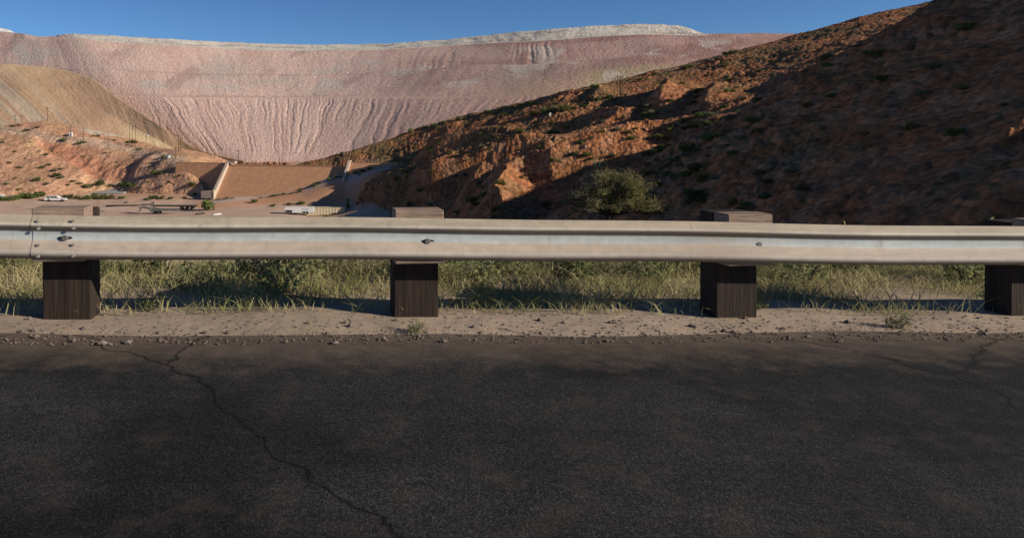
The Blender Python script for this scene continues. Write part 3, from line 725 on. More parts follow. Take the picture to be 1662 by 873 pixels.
# ---------------------------------------------------------------- vehicles and yard things
def wheel(mb_parent, x, y, z, r, w, hub=.55):
    t = MB(); ring = []
    for yy, rr in ((y-w/2, r*.8), (y-w/2+.02, r*.97), (y-w/2+.06, r), (y+w/2-.06, r), (y+w/2-.02, r*.97), (y+w/2, r*.8)): ring.append([(x+math.cos(2*math.pi*k/18)*rr, yy, z+math.sin(2*math.pi*k/18)*rr) for k in range(18)])
    V = [v for q in ring for v in q]; Fs = [(i*18+k, i*18+(k+1) % 18, (i+1)*18+(k+1) % 18, (i+1)*18+k) for i in range(5) for k in range(18)]
    t.add(V, Fs+[tuple(range(17, -1, -1)), tuple(range(90, 108))]); wo = t.build('wheel', M['tyre'], mb_parent, False)
    t = MB(); ya, yb = y-w/2-.012, y+w/2+.012
    prof_ = [(ya+.03, r*hub*.2), (ya+.03, r*hub*.8), (ya, r*hub), (yb, r*hub), (yb-.03, r*hub*.8), (yb-.03, r*hub*.2)]
    V = [(x+math.cos(2*math.pi*k/14)*rr, yy, z+math.sin(2*math.pi*k/14)*rr) for yy, rr in prof_ for k in range(14)]
    t.add(V, [(i*14+k, i*14+(k+1) % 14, (i+1)*14+(k+1) % 14, (i+1)*14+k) for i in range(5) for k in range(14)]+[tuple(range(13, -1, -1)), tuple(range(70, 84))])
    t.build('rim', M['rim'], wo)
# white gooseneck cargo trailer
D0 = 230.0; k_ = D0/F; gz = P(0, 347.6, D0)[2]
tr = empty('cargo_trailer', ((461.5-CX)*k_, D0, gz), 0, 'white enclosed gooseneck cargo trailer in front of the tan container', 'trailer')
LT = 47.5*k_; ng = 12.5*k_; H = 11.4*k_
mb = MB(); mb.prism([(.15, 1.35), (ng, 1.25), (ng, .42), (LT, .42), (LT, H-.06), (LT-.06, H), (.5, H), (.12, H-.35), (0, H-.8)], -.0, 2.4); mb.build('body', M['white'], tr)
mb = MB(); mb.box(ng+.1, LT-.05, -.02, 2.42, .34, .419); mb.box(.4, ng-.1, .9, 1.5, 1.05, 1.24); mb.box(.7, .85, 1.1, 1.3, 0.05, 1.05); mb.build('chassis', M['steel'], tr)
for x in (LT-3.1, LT-2.15): wheel(tr, x, .02, .4, .4, .26); wheel(tr, x, 2.38, .4, .4, .26)
mb = MB()
for x in (LT-2.62,): mb.prism([(x-.98, .5), (x-.9, .86), (x+.9, .86), (x+.98, .5), (x+.9, .5), (x+.82, .8), (x-.82, .8), (x-.9, .5)], -.14, -.002)
mb.build('fender', M['steel'], tr)
mb = MB(); mb.box(ng+.5, ng+1.35, -.02, -.003, .5, 2.05); mb.build('door', M['white'], tr)
mb = MB()
for i in range(9): mb.box(ng+3.1+i*.26, ng+3.1+i*.26+.17, -.008, -.003, 1.55, 1.72)
for i in range(6): mb.box(ng+3.5+i*.24, ng+3.5+i*.24+.15, -.008, -.003, 1.28, 1.40)
mb.box(ng+3.1, ng+5.4, -.0045, -.003, 1.5, 1.549); mb.build('lettering', plain('faded blue paint', (.2, .27, .38), .6), tr)
# tan container
Dc = 234.5; kc = Dc/F; gz = ground_at((520-CX)*kc, Dc)
ct = empty('shipping_container', ((480-CX)*kc, Dc, gz+.02), 0, 'long tan corrugated shipping container behind the white trailer', 'container')
LC = 79.5*kc; HC_ = 12.6*kc
mb = MB(); prof_ = []; x = .12; i = 0
while x < LC-.12-.5:
    prof_ += [(x, 0), (x+.42, 0), (x+.5, .045), (x+.92, .045)]; x += 1.0
prof_ += [(LC-.12, 0)]
for yy, sg in ((0.06, 1), (2.38, -1)):
    V = [(a, yy+sg*b, .3) for a, b in prof_]+[(a, yy+sg*b, HC_-.12) for a, b in prof_]; n = len(prof_)
    mb.add(V, [(i, i+1, n+i+1, n+i) for i in range(n-1)])
mb.build('side_wall', M['container'], ct)
mb = MB()
for x0 in (0, LC-.14):
    for y0 in (0, 2.3): mb.box(x0, x0+.14, y0, y0+.14, .12, HC_)
mb.box(.14, LC-.14, 0, .12, HC_-.14, HC_-.004); mb.box(.14, LC-.14, 2.32, 2.44, HC_-.14, HC_-.004); mb.box(.14, LC-.14, 0, .12, .14, .31); mb.box(.14, LC-.14, 2.32, 2.44, .14, .31); mb.build('frame', M['container'], ct)
mb = MB(); mb.box(.1, LC-.1, .1, 2.34, HC_-.06, HC_-.02); mb.build('roof', M['container'], ct)
mb = MB(); mb.box(LC-.10, LC-.05, .15, 2.29, .3, HC_-.15); mb.build('end_door', M['container'], ct)
mb = MB(); mb.box(.05, .1, .15, 2.29, .3, HC_-.15); mb.build('end_wall', M['container'], ct)
for x0 in (.3, LC*.5, LC-.8): mb = MB(); mb.box(x0, x0+.5, .1, 2.3, -.1, .139); mb.build('skid', M['darksteel'], ct)
# pickup with a cap
def truck(name, px0, py, d, L, label, face=1, cat='truck', rz=0.0):
    p = P(px0, py, d); z = ground_at(p[0], p[1])
    t = empty(name, (p[0], p[1], z), rz, label, cat)
    h = 1.95; s_ = L/5.6
    X_ = lambda v: v*s_ if face > 0 else (5.6-v)*s_
    body = [(0.05, .5), (0, .75), (.05, 1.15), (.3, 1.2), (.35, 1.88), (.6, 1.96), (3.0, 1.96), (3.25, 1.9), (3.95, 1.22), (4.3, 1.2), (5.35, 1.08), (5.55, .95), (5.6, .62), (5.5, .48), (5.05, .46), (4.98, .72), (4.75, .9), (4.45, .9), (4.2, .72), (4.13, .46), (1.6, .46), (1.53, .72), (1.3, .9), (1.0, .9), (.75, .72), (.68, .46)]
    pr = [(X_(a), b) for a, b in body]
    if face < 0: pr = pr[::-1]
    mb = MB(); mb.prism(pr, 0, 1.85); mb.build('body', M['white'], t)
    for a, b, c, d_ in ((.6, 1.25, 1.5, 1.8), (1.65, 1.25, 2.45, 1.8)):
        mb = MB(); mb.prism([(X_(a), b), (X_(c), b), (X_(c), d_), (X_(a)+.05*face, d_)] if face > 0 else [(X_(c), b), (X_(a), b), (X_(a)+.05*face, d_), (X_(c), d_)], -.006, 1.856); mb.build('window', M['glass'], t)
    mb = MB(); q = [(X_(2.55), 1.25), (X_(3.72), 1.25), (X_(3.1), 1.82), (X_(2.55), 1.82)]
    mb.prism(q if face > 0 else q[::-1], -.006, 1.856); mb.build('window', M['glass'], t)
    for yy in (.12, 1.45):
        mb = MB(); mb.box(min(X_(5.53), X_(5.62)), max(X_(5.53), X_(5.62)), yy, yy+.28, .82, .98); mb.build('headlight', M['rim'], t)
    mb = MB(); mb.box(min(X_(5.5), X_(5.68)), max(X_(5.5), X_(5.68)), .05, 1.8, .5, .66, 0, .02); mb.build('bumper', M['steel'], t)
    for a in (1.15, 4.6):
        for y in (.1, 1.75): wheel(t, X_(a), y, .37, .37, .24)
    t.scale = (1, 1, 1.12)
    return t
truck('pickup_truck', 71.5, 327.2, 262, 8.0, 'white pickup truck with a cap parked by green brush at the left of the lot')
truck('parked_car', -29, 323, 264, 7.6, 'white vehicle cut off by the left edge of the photo', 1, 'car')
# idle flatbed trailers
def flatbed(px0, px1, pyb, d, label, grey, ramp):
    k = d/F; x0 = (px0-CX)*k; L = (px1-px0)*k; z = ground_at(x0+L/2, d); m_ = M[grey]
    t = empty('flatbed_trailer', (x0, d, z), 0, label, 'trailer')
    mb = MB()
    mb.box(ramp+.0, L, 0, .22, .82, 1.12, 0); mb.box(ramp, L, 2.2, 2.42, .82, 1.12)
    for i in range(int((L-ramp)/.9)): mb.box(ramp+.3+i*.9, ramp+.42+i*.9, .221, 2.199, .9, 1.06)
    mb.build('frame', m_, t)
    mb = MB()
    for i in range(int((L-ramp-.4)/.34)): mb.box(ramp+.1+i*.34, ramp+.38+i*.34, -.05, 2.47, 1.124, 1.18)
    mb.build('deck', M['steel'], t)
    if ramp > .5:
        mb = MB()
        for y in (0, 1.05, 2.2):
            mb.box(ramp-.25, ramp-.05, y, y+.2, .5, 2.75); mb.box(.6, ramp-.3, y, y+.16, 2.2, 2.4); mb.tube([(.4, y+.1, .6), (1.6, y+.1, 2.3), (ramp-.3, y+.1, .9)], .08, 6)
        for i in range(6): mb.box(ramp-.5*i-.7, ramp-.5*i-.55, 0, 2.4, 1.2+.05*i, 1.4+.05*i)
        for zz in (1.3, 1.75, 2.2, 2.6): mb.box(ramp-.24, ramp-.08, .2, 2.2, zz, zz+.12)
        mb.build('loading_ramp', m_, t)
    else:
        mb = MB(); mb.box(-.0, .2, .3, 2.1, .8, 2.0); mb.box(.25, .4, .3, .5, .05, .8); mb.box(.25, .4, 1.9, 2.1, .05, .8); mb.build('headboard', m_, t)
    for f_ in ((.42, .53) if ramp > .5 else (.66, .78, .9)):
        for y in (.15, 2.3): wheel(t, L*f_, y, .46, .46, .3)
    mb = MB(); mb.box(L-.7, L-.5, .4, .6, .03, .82); mb.box(L-.7, L-.5, 1.8, 2.0, .03, .82); mb.build('landing_leg', M['rim'], t); t.scale = (1, 1, 1.35)
    return t
flatbed(222, 288, 348, 231, 'grey flatbed trailer with raised ramps, nearest the guard rail', 'steel', 4.6)
flatbed(246, 318, 341, 245, 'dark rusted flatbed trailer parked behind the grey one', 'darksteel', 0)
def tube_thing(name, px0, py0, px1, py1, d, r, mat, label, cat):
    a, b = P(px0, py0, d), P(px1, py1, d+3); a[2] = ground_at(a[0], a[1])+r*.9; b[2] = ground_at(b[0], b[1])+r*.9
    o = empty(name, tuple(a), 0, label, cat); o2 = MB().tube([(0, 0, 0), tuple((b-a)*.5), tuple(b-a)], r, 10).build('barrel', M[mat], o, True); o2.name = 'shaft'; return o
tube_thing('steel_pipe', 172, 330, 226, 331, 249, .32, 'darksteel', 'long dark steel pipe lying on the lot left of the flatbeds', 'pipe')
tube_thing('wooden_beam', 318, 349, 332, 349, 229, .25, 'darksteel', 'short dark beam lying right of the flatbed trailers', 'beam')
tube_thing('wooden_beam', 346, 350, 359, 350, 227.5, .22, 'white', 'short white beam lying behind the guard rail', 'beam')
for i, (px, py, l, m_, lab) in enumerate([(512, 350.5, 5, 'palewood', 'pale plank lying in front of the white trailer'), (524, 349, 4, 'wood', 'brown plank behind the pale plank by the trailer'), (535, 351, 3.4, 'palewood', 'pale plank nearest the container end'), (476, 350.5, 3.0, 'darksteel', 'dark plank lying left of the trailer wheels'), (548, 347.5, 4.5, 'wood', 'brown plank leaning along the container foot')]):
    d = 228+i*.6-(-2.5 if i == 4 else 0); p = P(px, py, d); z = ground_at(p[0], p[1])
    mb = MB()
    for j in range(3): mb.box(-l/2+j*.15, l/2-j*.2, j*.28, j*.28+.24, j*.1, j*.1+.1+.2, 0, .02)
    o = mb.build('plank', M[m_]); o.location = (p[0], p[1], z-.02); o.rotation_euler = (0, 0, .25-.15*i); tag(o, lab, 'plank')
# gravel heap, slab
def heap_mesh(r, h, seed, n=40):
    V = []; Fs = []; rings = 14
    for i in range(rings+1):
        t = i/rings
        for k in range(n):
            a = 2*math.pi*k/n; rr = r*t*(1+.16*mnoise.noise(Vector((math.cos(a)*1.3, math.sin(a)*1.3, seed))))
            z = h*(1-t)**1.15+.12*h*mnoise.noise(Vector((math.cos(a)*rr*1.1, math.sin(a)*rr*1.1, seed+3)))*(1-t*.6)-.15*t
            V.append((math.cos(a)*rr, math.sin(a)*rr, z))
    for i in range(rings):
        for k in range(n): Fs.append((i*n+k, (i+1)*n+k, (i+1)*n+(k+1) % n, i*n+(k+1) % n))
    return V, Fs
p = P(161, 340, 238); V, Fs = heap_mesh(2.3, 1.0, 2)
o = mesh_obj('gravel_pile', V, Fs, M['greyrock'], None, True); o.location = (p[0], p[1], ground_at(p[0], p[1])-.02); tag(o, 'grey gravel pile on the dirt lot left of the flatbeds', 'gravel pile')
p = P(185, 309, 281); z = ground_at(p[0], p[1])
mb = MB(); mb.box(-6, 6, -4, 2.5, -.5, .25, 0, .03); mb.box(-2, 1.5, -1.2, -.8, .251, .8)
o = mb.build('concrete_slab', plain('grey concrete', (.42, .42, .42), .9)); o.location = (p[0], p[1], z+.1); o.rotation_euler = (0, 0, -.1); tag(o, 'pale grey concrete slab at the foot of the left hillside', 'slab')

# ---------------------------------------------------------------- poles
def pole(px, yt, yb, label, mat='wood', arms=1, r=.14, lean=0.0, h=None, d=None, lamp=False, group=None):
    q = hit(px, yb, h) if d is None else P(px, yb, d)
    if q is None: return
    H_ = (yb-yt)/F*q[1]
    t = empty('utility_pole', tuple(q-np.array([0, 0, .3])), RNG.uniform(-.3, .3), label, 'utility pole', group)
    MB().tube([(0, 0, -.4), (lean*H_*.5, 0, H_*.5), (lean*H_, 0, H_+.3)], [r, r*.9, r*.7], 8).build('pole', M[mat], t)
    for a in range(arms):
        zz = H_-.25-a*1.1; mb = MB(); mb.box(lean*zz-1.15, lean*zz+1.15, -r-.1, -r*.2, zz, zz+.13); ao = mb.build('crossarm', M[mat], t)
        mb = MB()
        for x in (-1.0, -.5, .5, 1.0): mb.tube([(lean*zz+x, -r*.6-.05, zz+.13), (lean*zz+x, -r*.6-.05, zz+.36)], [.05, .04], 6)
        mb.build('insulator', M['rim'], ao)
    if lamp:
        mb = MB(); mb.tube([(0, 0, H_-.1), (.5, -.3, H_+.3), (1.2, -.7, H_+.4)], .06, 6); ar = mb.build('lamp_arm', M['steel'], t)
        mb = MB(); mb.box(.6, 1.7, -1.2, -.4, H_+.25, H_+.75, 0, .08); mb.build('lamp_head', M['white'], ar)
    return t
for a in [(24.5, 186, 214, 'thin utility pole on the crest at the far left'), (35.5, 187, 206, 'short stout utility pole beside the far left pole'), (77, 174, 197, 'lone utility pole on the crest against the tan slope'),
          (115, 202, 228, 'utility pole left of centre on the left hillside by a white box'), (136, 207, 229, 'utility pole between the white box and the pale patch'),
          (237, 221, 242, 'pole with a white lamp head near the pole cluster'), (285, 238, 258, 'short utility pole below the pair of tall poles'), (283.5, 266, 302.5, 'leaning wooden utility pole in front of the dam abutment')]:
    pole(*a, arms=0 if 'lamp' in a[3] else 1, lamp='lamp' in a[3], lean=.06 if 'leaning' in a[3] else 0)
for px, yt, yb, lab in [(210.5, 200, 240, 'leftmost of the three clustered poles on the left hillside'), (214.5, 204, 239, 'middle of the three clustered poles on the left hillside'), (219.5, 202, 241, 'rightmost of the three clustered poles on the left hillside')]:
    pole(px, yt, yb, lab, arms=2, group='clustered poles on the left hillside')
for px, yt, yb, lab in [(290, 219, 246, 'taller of the paired poles against the yellow strip'), (293.5, 223, 246, 'shorter of the paired poles against the yellow strip')]:
    pole(px, yt, yb, lab, arms=1, group='paired poles by the yellow strip')
pole(387, 243, 261, 'pole standing behind the dam crest against the pink slope', d=288); pole(342.5, 250, 261, 'left leg pole of the low pole frame behind the dam', d=300, arms=1); pole(348.5, 250, 261, 'right leg pole of the low pole frame behind the dam', d=300, arms=0)
pole(588.5, 303, 344, 'utility pole in the shade at the foot of the right hillside', d=233, arms=0)
for px, yt, yb, lab in [(998, 126, 156, 'first from left of the four pale poles on the right ridge'), (1002.5, 122, 157, 'second from left of the four pale poles on the right ridge'), (1007, 124, 158, 'third from left of the four pale poles on the right ridge'), (1011, 121, 157.5, 'rightmost of the four pale poles on the right ridge')]:
    pole(px, yt, yb, lab, 'palewood', 1, .14, h=hill_h, group='pale poles on the right ridge')
q = hit(893, 189, hill_h)
mb = MB(); mb.box(-.2, .2, -.05, .05, 0, 1.1, 0, .03); mb.box(-.32, .32, -.07, -.052, .55, 1.05)
o = mb.build('marker_post', M['white']); o.location = tuple(q); tag(o, 'small white marker post on the right hillside', 'marker post')
for px, py, lab, w_, hh in [(115, 221, 'white equipment box beside a pole on the left hillside', 1.4, 1.6), (273.5, 257, 'small white equipment box above the dam abutment', 1.3, 1.2)]:
    q = hit(px, py); mb = MB(); mb.box(-w_/2, w_/2, -.5, .5, -.2, hh, 0, .05); mb.box(-w_/2-.06, w_/2+.06, -.56, .56, hh+.001, hh+.09)
    o = mb.build('equipment_box', M['white']); o.location = tuple(q); tag(o, lab, 'equipment box')

# ---------------------------------------------------------------- plants
def leaf_cloud(n, rx, ry, rz, size, seed, lumps=7, z0=.1, flat=1.0):
    """leaf-sized faces spread through an uneven crown made of several clumps"""
    g = np.random.default_rng(seed); V = []; Fs = []
    cs = [(g.uniform(-.6, .6)*rx, g.uniform(-.6, .6)*ry, rz*(z0+g.uniform(.2, .75)), g.uniform(.3, .55)) for _ in range(lumps)]
    for i in range(n):
        c = cs[g.integers(lumps)]; v = g.normal(size=3); v /= np.linalg.norm(v); rad = g.uniform(.45, 1.05)**.6
        p_ = np.array([c[0]+v[0]*rad*c[3]*rx, c[1]+v[1]*rad*c[3]*ry, c[2]+v[2]*rad*c[3]*rz])
        if p_[2] < .02: p_[2] = g.uniform(.02, .3*rz)
        a = g.normal(size=3); a /= np.linalg.norm(a); b = np.cross(a, g.normal(size=3)); b /= np.linalg.norm(b)
        s_ = size*g.uniform(.5, 1.4); k = len(V)
        V += [p_-a*s_, p_+b*s_*.45, p_+a*s_, p_-b*s_*.45]; Fs.append((k, k+1, k+2, k+3))
    return V, Fs
def shrub_proto(name, seed, mat, rx, rz, n, size, lumps):
    V, Fs = leaf_cloud(n, rx, rx*.85, rz, size, seed, lumps)
    o = empty(name, (0, 0, 0)); mesh_obj('foliage', V, Fs, M[mat], o)
    mb = MB(); g = np.random.default_rng(seed)
    for i in range(6):
        a = g.uniform(0, 6.28); mb.tube([(0, 0, -.1), (math.cos(a)*rx*.3, math.sin(a)*rx*.3, rz*.35), (math.cos(a)*rx*.6, math.sin(a)*rx*.6, rz*.75)], [.06*rx, .04*rx, .015*rx], 5)
    mb.build('stem', M['twig'], o); return o
PROTO = {'grey': [shrub_proto('desert_shrub', 20+i, 'leaf_grey', 1.0, .8, 420, .13, 7) for i in range(3)],
         'green': [shrub_proto('desert_shrub', 40+i, 'leaf_green', 1.0, .85, 520, .12, 8) for i in range(3)],
         'olive': [shrub_proto('desert_shrub', 60+i, 'leaf_olive', 1.0, .8, 380, .13, 6) for i in range(2)]}
used = {id(o): False for l in PROTO.values() for o in l}
LABEL = {('grey', 'L'): 'grey-green desert shrub scattered on the orange left hillside', ('green', 'L'): 'bright green shrub on the orange left hillside',
         ('olive', 'L'): 'dry olive shrub on the orange left hillside', ('grey', 'R'): 'grey-green desert shrub scattered on the dark red right hillside',
         ('green', 'R'): 'green leafy shrub scattered on the dark red right hillside', ('olive', 'R'): 'dry olive shrub scattered on the dark red right hillside',
         ('green', 'G'): 'green brush growing along the back edge of the dirt lot', ('olive', 'G'): 'dry brush growing along the back edge of the dirt lot', ('grey', 'G'): 'grey brush growing along the back edge of the dirt lot',
         ('green', 'D'): 'green bush growing along the foot of the dam', ('grey', 'D'): 'grey bush growing along the foot of the dam', ('olive', 'D'): 'dry bush growing along the foot of the dam'}
GROUP = {'L': 'shrubs on the left hillside', 'R': 'shrubs on the right hillside', 'G': 'brush along the back of the lot', 'D': 'bushes at the foot of the dam'}
def shrub(kind, q, w, zone, hgt=1.0, label=None):
    o = PROTO[kind][RNG.integers(len(PROTO[kind]))]
    if used[id(o)]: o = copy_tree(o)
    else: used[id(o)] = True
    s_ = w/2; o.location = (q[0], q[1], q[2]-.06*s_); o.rotation_euler = (0, 0, RNG.uniform(0, 6.28)); o.scale = (s_, s_, s_*hgt*RNG.uniform(.8, 1.15))
    tag(o, label or LABEL[(kind, zone)], 'bush' if zone == 'D' else 'shrub', None if label else GROUP[zone]+' '+kind)
    return o
def wpx(q, n): return n/F*q[1]
for px, py, n, kind in [(20, 206, 8, 'grey'), (45, 213, 9, 'green'), (60, 208, 7, 'grey'), (30, 204, 6, 'grey'), (105, 221, 5, 'grey'), (103, 230, 10, 'green'), (130, 234, 9, 'green'), (137, 233, 9, 'grey'), (150, 222, 6, 'grey'), (185, 229, 6, 'grey'), (160, 222, 7, 'grey'),
                        (209, 233, 8, 'green'), (215, 232, 9, 'green'), (221, 233, 7, 'green'), (228, 243, 7, 'grey'), (222, 244, 6, 'grey'), (42, 258, 6, 'grey'), (24, 247, 6, 'olive'), (75, 252, 8, 'grey'), (135, 255, 6, 'grey'), (80, 269, 11, 'grey'), (70, 273, 10, 'green'), (88, 279, 12, 'grey'), (98, 276, 9, 'grey'), (92, 287, 14, 'green'),
                        (100, 289, 12, 'grey'), (118, 296, 10, 'grey'), (128, 300, 9, 'grey'), (60, 294, 13, 'green'), (75, 300, 9, 'grey'), (32, 273, 8, 'grey'), (15, 265, 7, 'grey'), (110, 302, 8, 'grey'), (140, 305, 13, 'green'), (150, 303, 9, 'grey'),
                        (162, 300, 13, 'green'), (166, 296, 11, 'grey'), (180, 302, 10, 'grey'), (198, 302, 13, 'green'), (207, 303, 13, 'green'), (216, 304, 9, 'green'), (228, 305, 8, 'grey'), (250, 284, 13, 'green'), (259, 284, 12, 'green'), (292, 286, 8, 'green'), (265, 256, 7, 'green'), (245, 251, 7, 'grey'), (244, 271, 7, 'grey'), (275, 297, 7, 'grey'), (262, 304, 9, 'grey'), (240, 296, 6, 'olive'),
                        (5, 232, 6, 'grey'), (50, 232, 5, 'olive'), (170, 250, 6, 'grey'), (190, 265, 6, 'grey'), (205, 280, 5, 'grey'), (25, 290, 7, 'olive'), (10, 300, 9, 'grey'), (30, 310, 9, 'olive')]:
    q = hit(px, py)
    if q is not None: shrub(kind, q, wpx(q, n)*1.35, 'L', .8)
for px, py, n, kind in [(5, 326, 22, 'green'), (22, 325, 24, 'green'), (38, 322, 20, 'green'), (50, 322, 22, 'green'), (62, 320, 20, 'green'), (70, 318, 14, 'olive'), (112, 322, 18, 'green'), (125, 323, 16, 'olive'), (140, 324, 18, 'green'), (154, 322, 16, 'green'), (168, 323, 18, 'green'), (182, 323, 16, 'olive'), (196, 323, 12, 'green'),
                        (240, 325, 10, 'green'), (250, 323, 15, 'green'), (262, 323, 12, 'olive'), (276, 324, 10, 'green'), (205, 330, 7, 'grey'), (312, 302, 15, 'green'), (337, 300, 12, 'grey'), (318, 317, 10, 'olive'), (328, 319, 9, 'green'), (345, 320, 7, 'olive'), (300, 322, 8, 'olive'), (444, 335, 9, 'green'), (470, 333, 12, 'olive'), (489, 332, 12, 'green'), (505, 334, 9, 'olive')]:
    q = hit(px, py)
    if q is not None: shrub(kind, q, wpx(q, n)*1.2, 'G', .8)
for px, py, n, kind in [(366, 317, 8, 'green'), (378, 315, 10, 'olive'), (388, 314, 8, 'grey'), (458, 302, 9, 'green'), (466, 300, 11, 'green'), (476, 298, 10, 'olive'), (488, 296, 8, 'grey'), (500, 294, 9, 'green'), (516, 292, 13, 'green'), (524, 290, 11, 'green'), (538, 287, 12, 'green'), (548, 285, 12, 'olive'), (556, 283, 9, 'green'), (580, 278, 12, 'green'), (590, 276, 14, 'green'), (601, 274, 12, 'green'), (582, 285, 8, 'olive'), (440, 306, 7, 'grey')]:
    q = hit(px, py)
    if q is None: continue
    for _ in range(3):
        sd = float(np.dot(q[:2]-DT0, nD)); need = max(-9.6-q[2], .3)+.5
        if sd < need: q[:2] += nD*(need-sd); q[2] = ground_at(q[0], q[1])
    shrub(kind, q, wpx(q, n), 'D', .7)
q = P(337, 341.5, 241); q[2] = ground_at(q[0], q[1]); shrub('green', q, 6.2, 'G', 1.25, 'large round dark green bush right of the flatbed trailers')
q = P(412, 333, 250); q[2] = ground_at(q[0], q[1]); shrub('green', q, 2.6, 'G', 1.0, 'small round green bush beside the dirt access road')
# right hillside: denser in the hollows and towards the top
NR = 0
for px, py, n in [(667, 214, 9), (690, 208, 8), (705, 206, 12), (720, 202, 10), (745, 196, 12), (770, 190, 11), (790, 184, 12), (808, 181, 12), (830, 176, 12), (845, 173, 14), (860, 170, 10), (870, 187, 16), (885, 184, 18), (900, 182, 18), (915, 181, 16), (930, 178, 14), (945, 174, 12), (925, 200, 12), (893, 202, 9), (1120, 171, 16), (1130, 168, 14), (1060, 186, 14), (1050, 192, 18), (1040, 200, 12), (1135, 192, 18), (1145, 188, 16), (1150, 205, 20), (1115, 200, 16), (1125, 207, 18), (1110, 210, 16),
                  (1085, 212, 16), (1095, 207, 14), (1180, 127, 12), (1190, 130, 10), (1038, 131, 12), (1112, 112, 14), (1120, 110, 12), (1150, 102, 12), (1165, 98, 9), (1190, 88, 16), (1178, 90, 10), (935, 252, 14), (897, 262, 14), (905, 265, 10), (1025, 226, 12), (1010, 230, 10), (860, 285, 10), (845, 290, 9), (875, 240, 9), (690, 275, 10), (700, 280, 9), (735, 256, 10), (728, 252, 8), (755, 285, 8), (1050, 252, 14), (1060, 246, 12), (1075, 240, 12), (1090, 235, 14), (1150, 226, 18), (1165, 222, 16), (1100, 258, 12), (1130, 245, 12), (886, 330, 8), (890, 340, 12), (1065, 262, 10), (1150, 255, 14), (1180, 240, 16), (1195, 225, 14), (640, 264, 8), (630, 258, 7)]:
    q = hit(px, py, hill_h)
    if q is None: continue
    shrub(['green', 'grey', 'green', 'olive'][NR % 4], q, wpx(q, n)*RNG.uniform(1.1, 1.5), 'R', .8); NR += 1
while NR < 285:
    px = RNG.uniform(540, 1250 if NR < 220 else 1640); py = RNG.uniform(40, 350)
    q = hit(px, py, hill_h, step=.8)
    if q is None or q[2]-ground_h(q[0], q[1], False) < 1 or fbm(q[0]*.05, q[1]*.05, 2) < -.12: continue
    shrub(['grey', 'olive', 'green'][RNG.integers(3)], q, RNG.uniform(1.3, 3.6)*(1.0 if q[1] > 120 else .75), 'R', .75); NR += 1
# slender dark green tree by the container
q = P(564.5, 339, 238); q[2] = ground_at(q[0], q[1])
t = empty('slender_tree', tuple(q), 0, 'slender upright green tree at the right end of the tan container', 'tree')
V, Fs = [], []
for i in range(6):
    v, f = leaf_cloud(150, .95-.08*i, .95-.08*i, 1.0, .14, 90+i, 4); b = len(V); V += [a_+np.array([.1*math.sin(i*2), .1*math.cos(i*1.7), .25+i*.55]) for a_ in v]; Fs += [tuple(k+b for k in ff) for ff in f]
mesh_obj('crown', V, Fs, M['leaf_green'], t); MB().tube([(0, 0, -.2), (.05, 0, 1.8), (0, 0, 3.4)], [.12, .09, .03], 7).build('trunk', M['twig'], t)
# big olive mesquite in the foreground of the right hillside
M['bark'] = plain('dark bark', (.07, .055, .04), .9, 0, .3, 4); TD = 60.0; q = P(990, 344, TD); gz = ground_at(q[0], q[1]); print('BUSH', q, gz); W_ = 158/F*TD; HB = 68/F*TD
bt = empty('mesquite_tree', tuple(q), 0, 'large wide olive mesquite bush in front of the shaded right hillside', 'tree')
g = np.random.default_rng(5); br = MB(); tw_ = MB(); LV, LF = [], []
for i in range(64):
    a = g.uniform(0, 2*math.pi); el = g.uniform(-.02, 1.0); reach = (1-.35*el**3)*g.uniform(.34, .5)*W_; hh = el*HB*(1-.2*abs(math.cos(a)))
    e = np.array([math.cos(a)*reach, math.sin(a)*reach*.6, hh]); mid = e*np.array([.45, .45, .6])+g.normal(size=3)*.25
    e0 = np.array([g.uniform(-.5, .5), g.uniform(-.4, .4), -.2]); br.tube([e0, mid, e], [.13, .07, .02], 5)
    bare = math.cos(a) < -.55
    for j in range(22):
        t_ = g.uniform(.25, 1.0); s0 = (mid*(1-t_)+e*t_) if t_ > .4 else (e0*(1-t_/.4*.8)+mid*(t_/.4*.8))
        dv = g.normal(size=3); dv[2] = abs(dv[2])*.6-.1; dv = dv/np.linalg.norm(dv)*g.uniform(.35, 1.0)
        tw_.tube([s0, s0+dv*.55+np.array([0, 0, .08]), s0+dv], [.018, .012, .005], 3, 0, False)
        for l in range(4 if bare else 20):
            c_ = s0+dv*g.uniform(.15, 1.05)+g.normal(size=3)*.13
            if c_[2] < .15: continue
            u_ = g.normal(size=3); u_ /= np.linalg.norm(u_); v_ = np.cross(u_, g.normal(size=3)); v_ /= np.linalg.norm(v_); s_ = g.uniform(.04, .10); b = len(LV)
            LV += [c_-u_*s_, c_+v_*s_*.4, c_+u_*s_, c_-v_*s_*.4]; LF.append((b, b+1, b+2, b+3))
for i in range(5): br.tube([(g.uniform(-.25, .25), g.uniform(-.2, .2), gz-q[2]-.3), (g.uniform(-.3, .3), g.uniform(-.2, .2), min(-.3, (gz-q[2])*.4)), (g.uniform(-.5, .5), g.uniform(-.3, .3), .1)], [.16, .13, .1], 7)
mesh_obj('crown', LV, LF, M['leaf_bush'], bt); br.build('trunk', M['bark'], bt); tw_.build('twigs', M['twig'], bt)
# three-stemmed cactus behind it
q = hit(972, 273, hill_h)
ca = empty('columnar_cactus', tuple(q), 0, 'cactus with three upright stems above the large olive bush', 'cactus'); hC = 15/F*q[1]
for x0, x1, x2, hh in ((-.2, -.75, -.9, .95), (0, .05, .15, .8), (.2, .8, .85, 1.0)):
    pts = [(x0*.5, 0, -.1), (x1*.8, 0, hC*.22), (x2, 0, hC*.55), (x2, 0, hC*hh)]; mb = MB(); mb.tube(pts, [.16, .17, .16, .08], 9); mb.build('stem', M['cactus'], ca, True)

